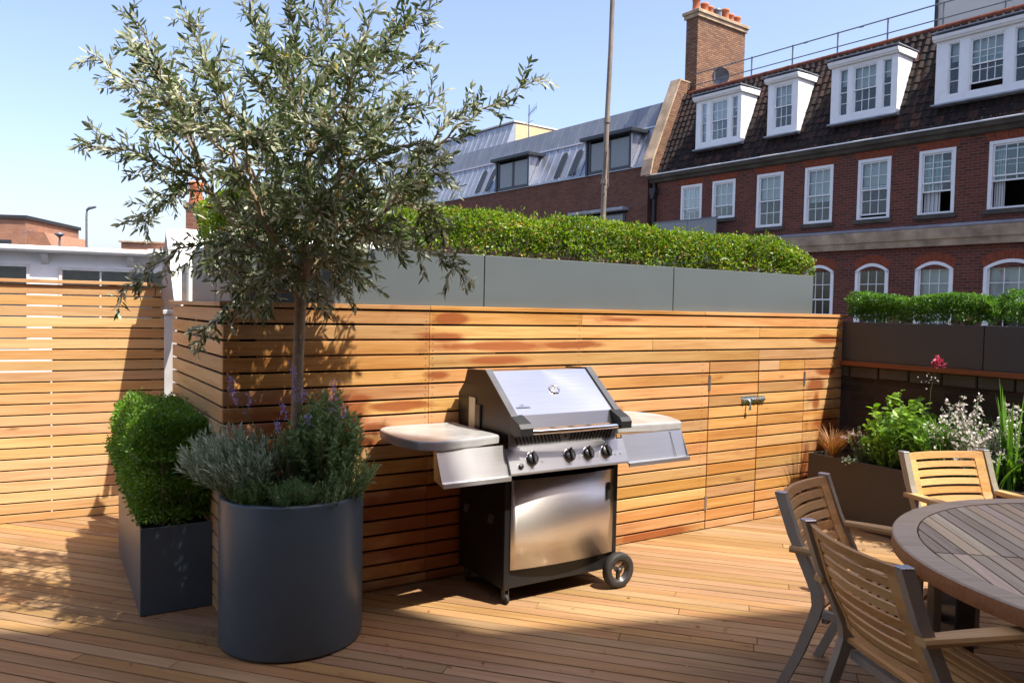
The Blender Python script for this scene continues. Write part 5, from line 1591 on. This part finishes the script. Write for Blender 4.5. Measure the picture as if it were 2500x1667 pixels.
# cream brick block farther away
cbk = empty('cream_brick_block', HO, HROT, 'distant cream brick end wall with a zinc mansard beside it', 'building')
MB().prism([(8.0,-9),(8.0,12.72),(9.0,12.80),(16.0,12.70),(16.0,-9)], -34, -18.9, 'x').build('wall', M['brick_cream'], cbk)
MB().prism([(7.0,10.6),(7.9,12.74),(7.99,12.74),(7.99,10.6)], -34, -18.92, 'x').build('zinc_slope', M['zinc'], cbk)
b = MB(); x = -33.8
while x < -19: b.bar((x,6.98,10.62),(x,7.88,12.74), 0.03, 0.06, 0, (0,-0.9,0.4)); x += 0.6
b.build('standing_seams', M['zinc'], cbk)
MB().box(-34,-18.85,7.85,16.1,12.82,12.90).build('coping', M['offwhite'], cbk)
an = empty('tv_antenna', HO, HROT, 'thin television aerial on the distant cream brick wall', 'aerial')
MB().tube([(-17.6,8.0,10.5),(-17.6,8.0,13.6)], 0.035, 6).build('mast', M['iron'], an)
b = MB().tube([(-17.7,8.0,13.0),(-16.5,7.7,13.25)], 0.02, 5)
for i in range(6): b.tube([(-17.5+i*0.19,7.95-0.05*i,13.04+i*0.042-0.22),(-17.5+i*0.19,7.95-0.05*i,13.04+i*0.042+0.22)], 0.012, 4)
b.tube([(-17.9,8.0,12.55),(-17.2,8.0,12.62)], 0.015, 4)
b.build('yagi', M['iron'], an)

# ------------------------------------------------------------------ tall pole
pl = MB().tube([(0.925,8.5,-1.0),(0.945,8.5,2.3),(0.965,8.5,3.6),(0.985,8.5,4.4),(1.02,8.5,7.5)], [0.030,0.029,0.027,0.0255,0.023], 12)
pl.tube([(0.949,8.5,2.97),(0.953,8.5,3.02)], 0.036, 12).tube([(0.966,8.5,3.62),(0.969,8.5,3.67)], 0.034, 12)
pl.tube([(0.985,8.46,3.35),(0.99,8.44,2.95),(0.975,8.46,2.9)], 0.006, 5)
tag(pl.build('mast_pole', M['pole']), 'tall thin weathered metal pole rising behind the hedge', 'pole')

# ------------------------------------------------------------------ things behind the left fence
WBA = 66.0
WB = Vector((-6.55, 12.0, 0))
wbd = empty('white_building', WB, rz(WBA), 'low white painted building with a strip of windows behind the left fence', 'building')
b = MB()
wh = [(-2.6,-0.70,0.9,2.13), (-0.32,1.22,0.9,2.10), (1.75,2.6,0.9,2.08)]
wall_holes(b, -5.0, 3.4, -3.0, 2.30, wh, 0.0, 0.12)
b.build('wall', M['white'], wbd)
b = MB().prism([(-0.10,2.30),(-0.14,2.36),(-0.12,2.40),(0.9,2.41),(0.9,2.30)], -5.0, 3.5, 'x')
b.build('roof', M['offwhite'], wbd)
MB().tube([(-5.0,-0.15,2.35),(3.5,-0.15,2.35)], 0.045, 8).build('gutter', M['white'], wbd)
b = MB()
for x in (-1.75, -0.5, 0.65, 1.65): b.prism([(-0.11,2.30),(-0.11,2.25),(0.0,2.13),(0.0,2.30)], x-0.045, x+0.045, 'x')
b.build('bracket', M['offwhite'], wbd)
for (a, c, z0, z1) in wh:
    f = MB().box(a,a+0.04,-0.02,0.06,z0,z1).box(c-0.04,c,-0.02,0.06,z0,z1).box(a+0.04,c-0.04,-0.02,0.06,z1-0.045,z1).box(a+0.04,c-0.04,-0.02,0.06,z0,z0+0.04)
    m_ = a+(c-a)*0.36
    f.box(m_-0.012,m_+0.012,0.0,0.05,z0+0.04,z1-0.045)
    fo_ = f.build('window', M['offwhite'], wbd)
    MB().box(a+0.03,c-0.03,0.03,0.034,z0+0.03,z1-0.03).build('pane', M['glass'], fo_)
    MB().box(a,c,0.5,0.52,z0-0.2,z1+0.1).build('room', M['offwhite'], fo_)
for (a, c, z0, z1) in wh[:1]:
    pass
fh = empty('brick_house', (-25.4, 40, 0), 0.1, 'distant orange brick house at the left edge with a dark flat roof edge', 'house')
MB().box(-4.0,0.62,0,6,-9,5.62).build('wall', M['brick_far'], fh)
MB().box(-4.1,0.72,-0.1,6.1,5.62,5.80).build('roof_edge', M['darkiron'], fh)
MB().prism([(0.62,-9),(1.95,-9),(1.95,3.9),(1.38,5.02),(0.62,5.02)], 0.3, 5, 'y').build('side_wing', M['brick_far'], fh)
MB().box(-0.75,-0.05,-0.06,-0.002,4.05,4.55).build('window', M['zinc_frame'], fh)
b = MB().tube([(0.85,-0.3,3.8),(0.85,-0.3,5.0)],0.02,5).tube([(0.6,-0.3,4.9),(1.2,-0.3,5.0)],0.012,4)
for i in range(4): b.tube([(0.65+i*0.14,-0.3,4.75+i*0.02),(0.65+i*0.14,-0.3,5.15+i*0.02)],0.010,4)
b.build('aerial', M['iron'], fh)
fh2 = empty('brick_block', (-19.9, 40, 0), 0.1, 'low distant orange brick block between the lamp posts and the white gable', 'building')
MB().box(0.0,3.6,0,5,-9,4.55).build('wall', M['brick_far'], fh2)
MB().box(-0.1,3.7,-0.1,5.1,4.552,4.62).build('coping', M['stone'], fh2)
MB().box(1.6,3.0,-0.9,0.0,3.7,4.2).build('dormer', M['offwhite'], fh2)
ch2 = empty('chimney_stack', (-5.64, 14.0, 0), 0.3, 'red brick chimney stack with one terracotta pot seen through the olive leaves', 'chimney')
MB().box(-0.15,0.15,-0.2,0.2,-9.0,3.25).box(-0.19,0.19,-0.24,0.24,3.252,3.34).build('stack', M['brick_br'], ch2)
MB().lathe([(0.13,3.34),(0.11,3.45),(0.10,3.62),(0.125,3.66),(0.12,3.73),(0.09,3.73),(0.085,3.4)], 16).build('chimney_pot', M['terracotta'], ch2)
def lamp(x, ztop, style, label):
    o = empty('street_lamp', (x, 35, 0), 0, label, 'street lamp')
    MB().tube([(0,0,-9),(0,0,ztop-0.25),(0.02,0,ztop)], [0.07,0.045,0.04], 8).build('pole', M['iron'], o)
    b = MB()
    if style == 0: b.tube([(0,0,ztop),(0.12,0,ztop+0.10),(0.42,0,ztop+0.16)], [0.05,0.07,0.05], 8)
    else: b.lathe([(0.03,0),(0.06,0.05),(0.20,0.16),(0.20,0.20),(0.05,0.26)], 10, 0, True, Matrix.Translation((0,0,ztop-0.05)))
    b.build('lamp_head', M['iron'], o)
lamp(-20.15, 4.35, 1, 'short distant street lamp with a round head near the left edge')
lamp(-18.95, 5.55, 0, 'taller distant street lamp with a bent arm above the left fence')

# ------------------------------------------------------------------ the tall house behind the camera that shades the deck
hs2 = empty('host_house', (0,0,0), 0, 'tall brick house beside the terrace, behind the camera, shading the deck', 'house')
RO = [(5.89,0.33),(16.5,2.62),(16.5,-14),(1.95,-14),(1.95,0.16),(3.72,0.22),(3.90,-0.10)]
MB().prism(RO, -9.0, 12.0, 'z').build('wall', M['brick_br'], hs2)
MB().prism([(-7.5,-3.6),(1.94,-3.6),(1.94,-14),(-7.5,-14)], -9.0, 9.0, 'z').build('sky_blocker_wing', M['brick_br'], hs2)  # unseen wing, added to hold sky light off the shaded deck
MB().prism([(4.86,-0.47),(5.89,0.29),(5.30,1.09-2.2),(4.27,0.33-2.2)], 12.002, 14.35, 'z').build('chimney', M['brick_br'], hs2)

# ================================================================== SKY, SUN, CAMERA
SUN_AZ, SUN_EL = 121.0, 60.0
w = bpy.data.worlds.new('World'); SC.world = w; w.use_nodes = True
nt = w.node_tree
bg = nt.nodes['Background']
sky = nt.nodes.new('ShaderNodeTexSky'); sky.sky_type = 'NISHITA'; sky.sun_disc = False
sky.sun_elevation = math.radians(SUN_EL); sky.sun_rotation = math.radians(SUN_AZ)
sky.altitude = 50; sky.air_density = 1.0; sky.dust_density = 2.7; sky.ozone_density = 3.4
wmx = nt.nodes.new('ShaderNodeMix'); wmx.data_type = 'RGBA'; wmx.blend_type = 'MULTIPLY'; wmx.inputs[0].default_value = 1.0; wmx.inputs[7].default_value = (1.09, 0.97, 0.96, 1.0)
nt.links.new(sky.outputs[0], wmx.inputs[6]); nt.links.new(wmx.outputs[2], bg.inputs[0]); bg.inputs[1].default_value = 0.15
sd = bpy.data.lights.new('sun', 'SUN'); sd.energy = 4.7; sd.angle = math.radians(0.53); sd.color = (1.0, 0.94, 0.84)
so = bpy.data.objects.new('sun', sd); COL.objects.link(so)
sdir = Vector((math.sin(math.radians(SUN_AZ))*math.cos(math.radians(SUN_EL)), math.cos(math.radians(SUN_AZ))*math.cos(math.radians(SUN_EL)), math.sin(math.radians(SUN_EL))))
so.rotation_euler = sdir.to_track_quat('Z', 'Y').to_euler()
so.location = sdir*30

PITC, ROLL = math.radians(2.405), math.radians(1.207)
cam = bpy.data.cameras.new('camera'); cam.sensor_width = 36; cam.lens = 1920/2500*36; cam.clip_start = 0.05; cam.clip_end = 6000
co_ = bpy.data.objects.new('camera', cam); COL.objects.link(co_)
c, s = math.cos(ROLL), math.sin(ROLL); cp_, sp2 = math.cos(PITC), math.sin(PITC)
R_ = Vector((c, s*sp2, s*cp_)); U_ = Vector((-s, c*sp2, c*cp_)); Fw = Vector((0, cp_, -sp2))
co_.matrix_world = Matrix(((R_.x,U_.x,-Fw.x,0),(R_.y,U_.y,-Fw.y,0),(R_.z,U_.z,-Fw.z,1.62),(0,0,0,1)))
SC.camera = co_
SC.view_settings.view_transform = 'Standard'; SC.view_settings.look = 'None'; SC.view_settings.gamma = 1.0
SC.view_settings.exposure = 1.1
SC.render.engine = 'CYCLES'
SC.cycles.max_bounces = 8; SC.cycles.diffuse_bounces = 3; SC.cycles.glossy_bounces = 3; SC.cycles.transmission_bounces = 4; SC.cycles.transparent_max_bounces = 12
SC.cycles.use_denoising = True
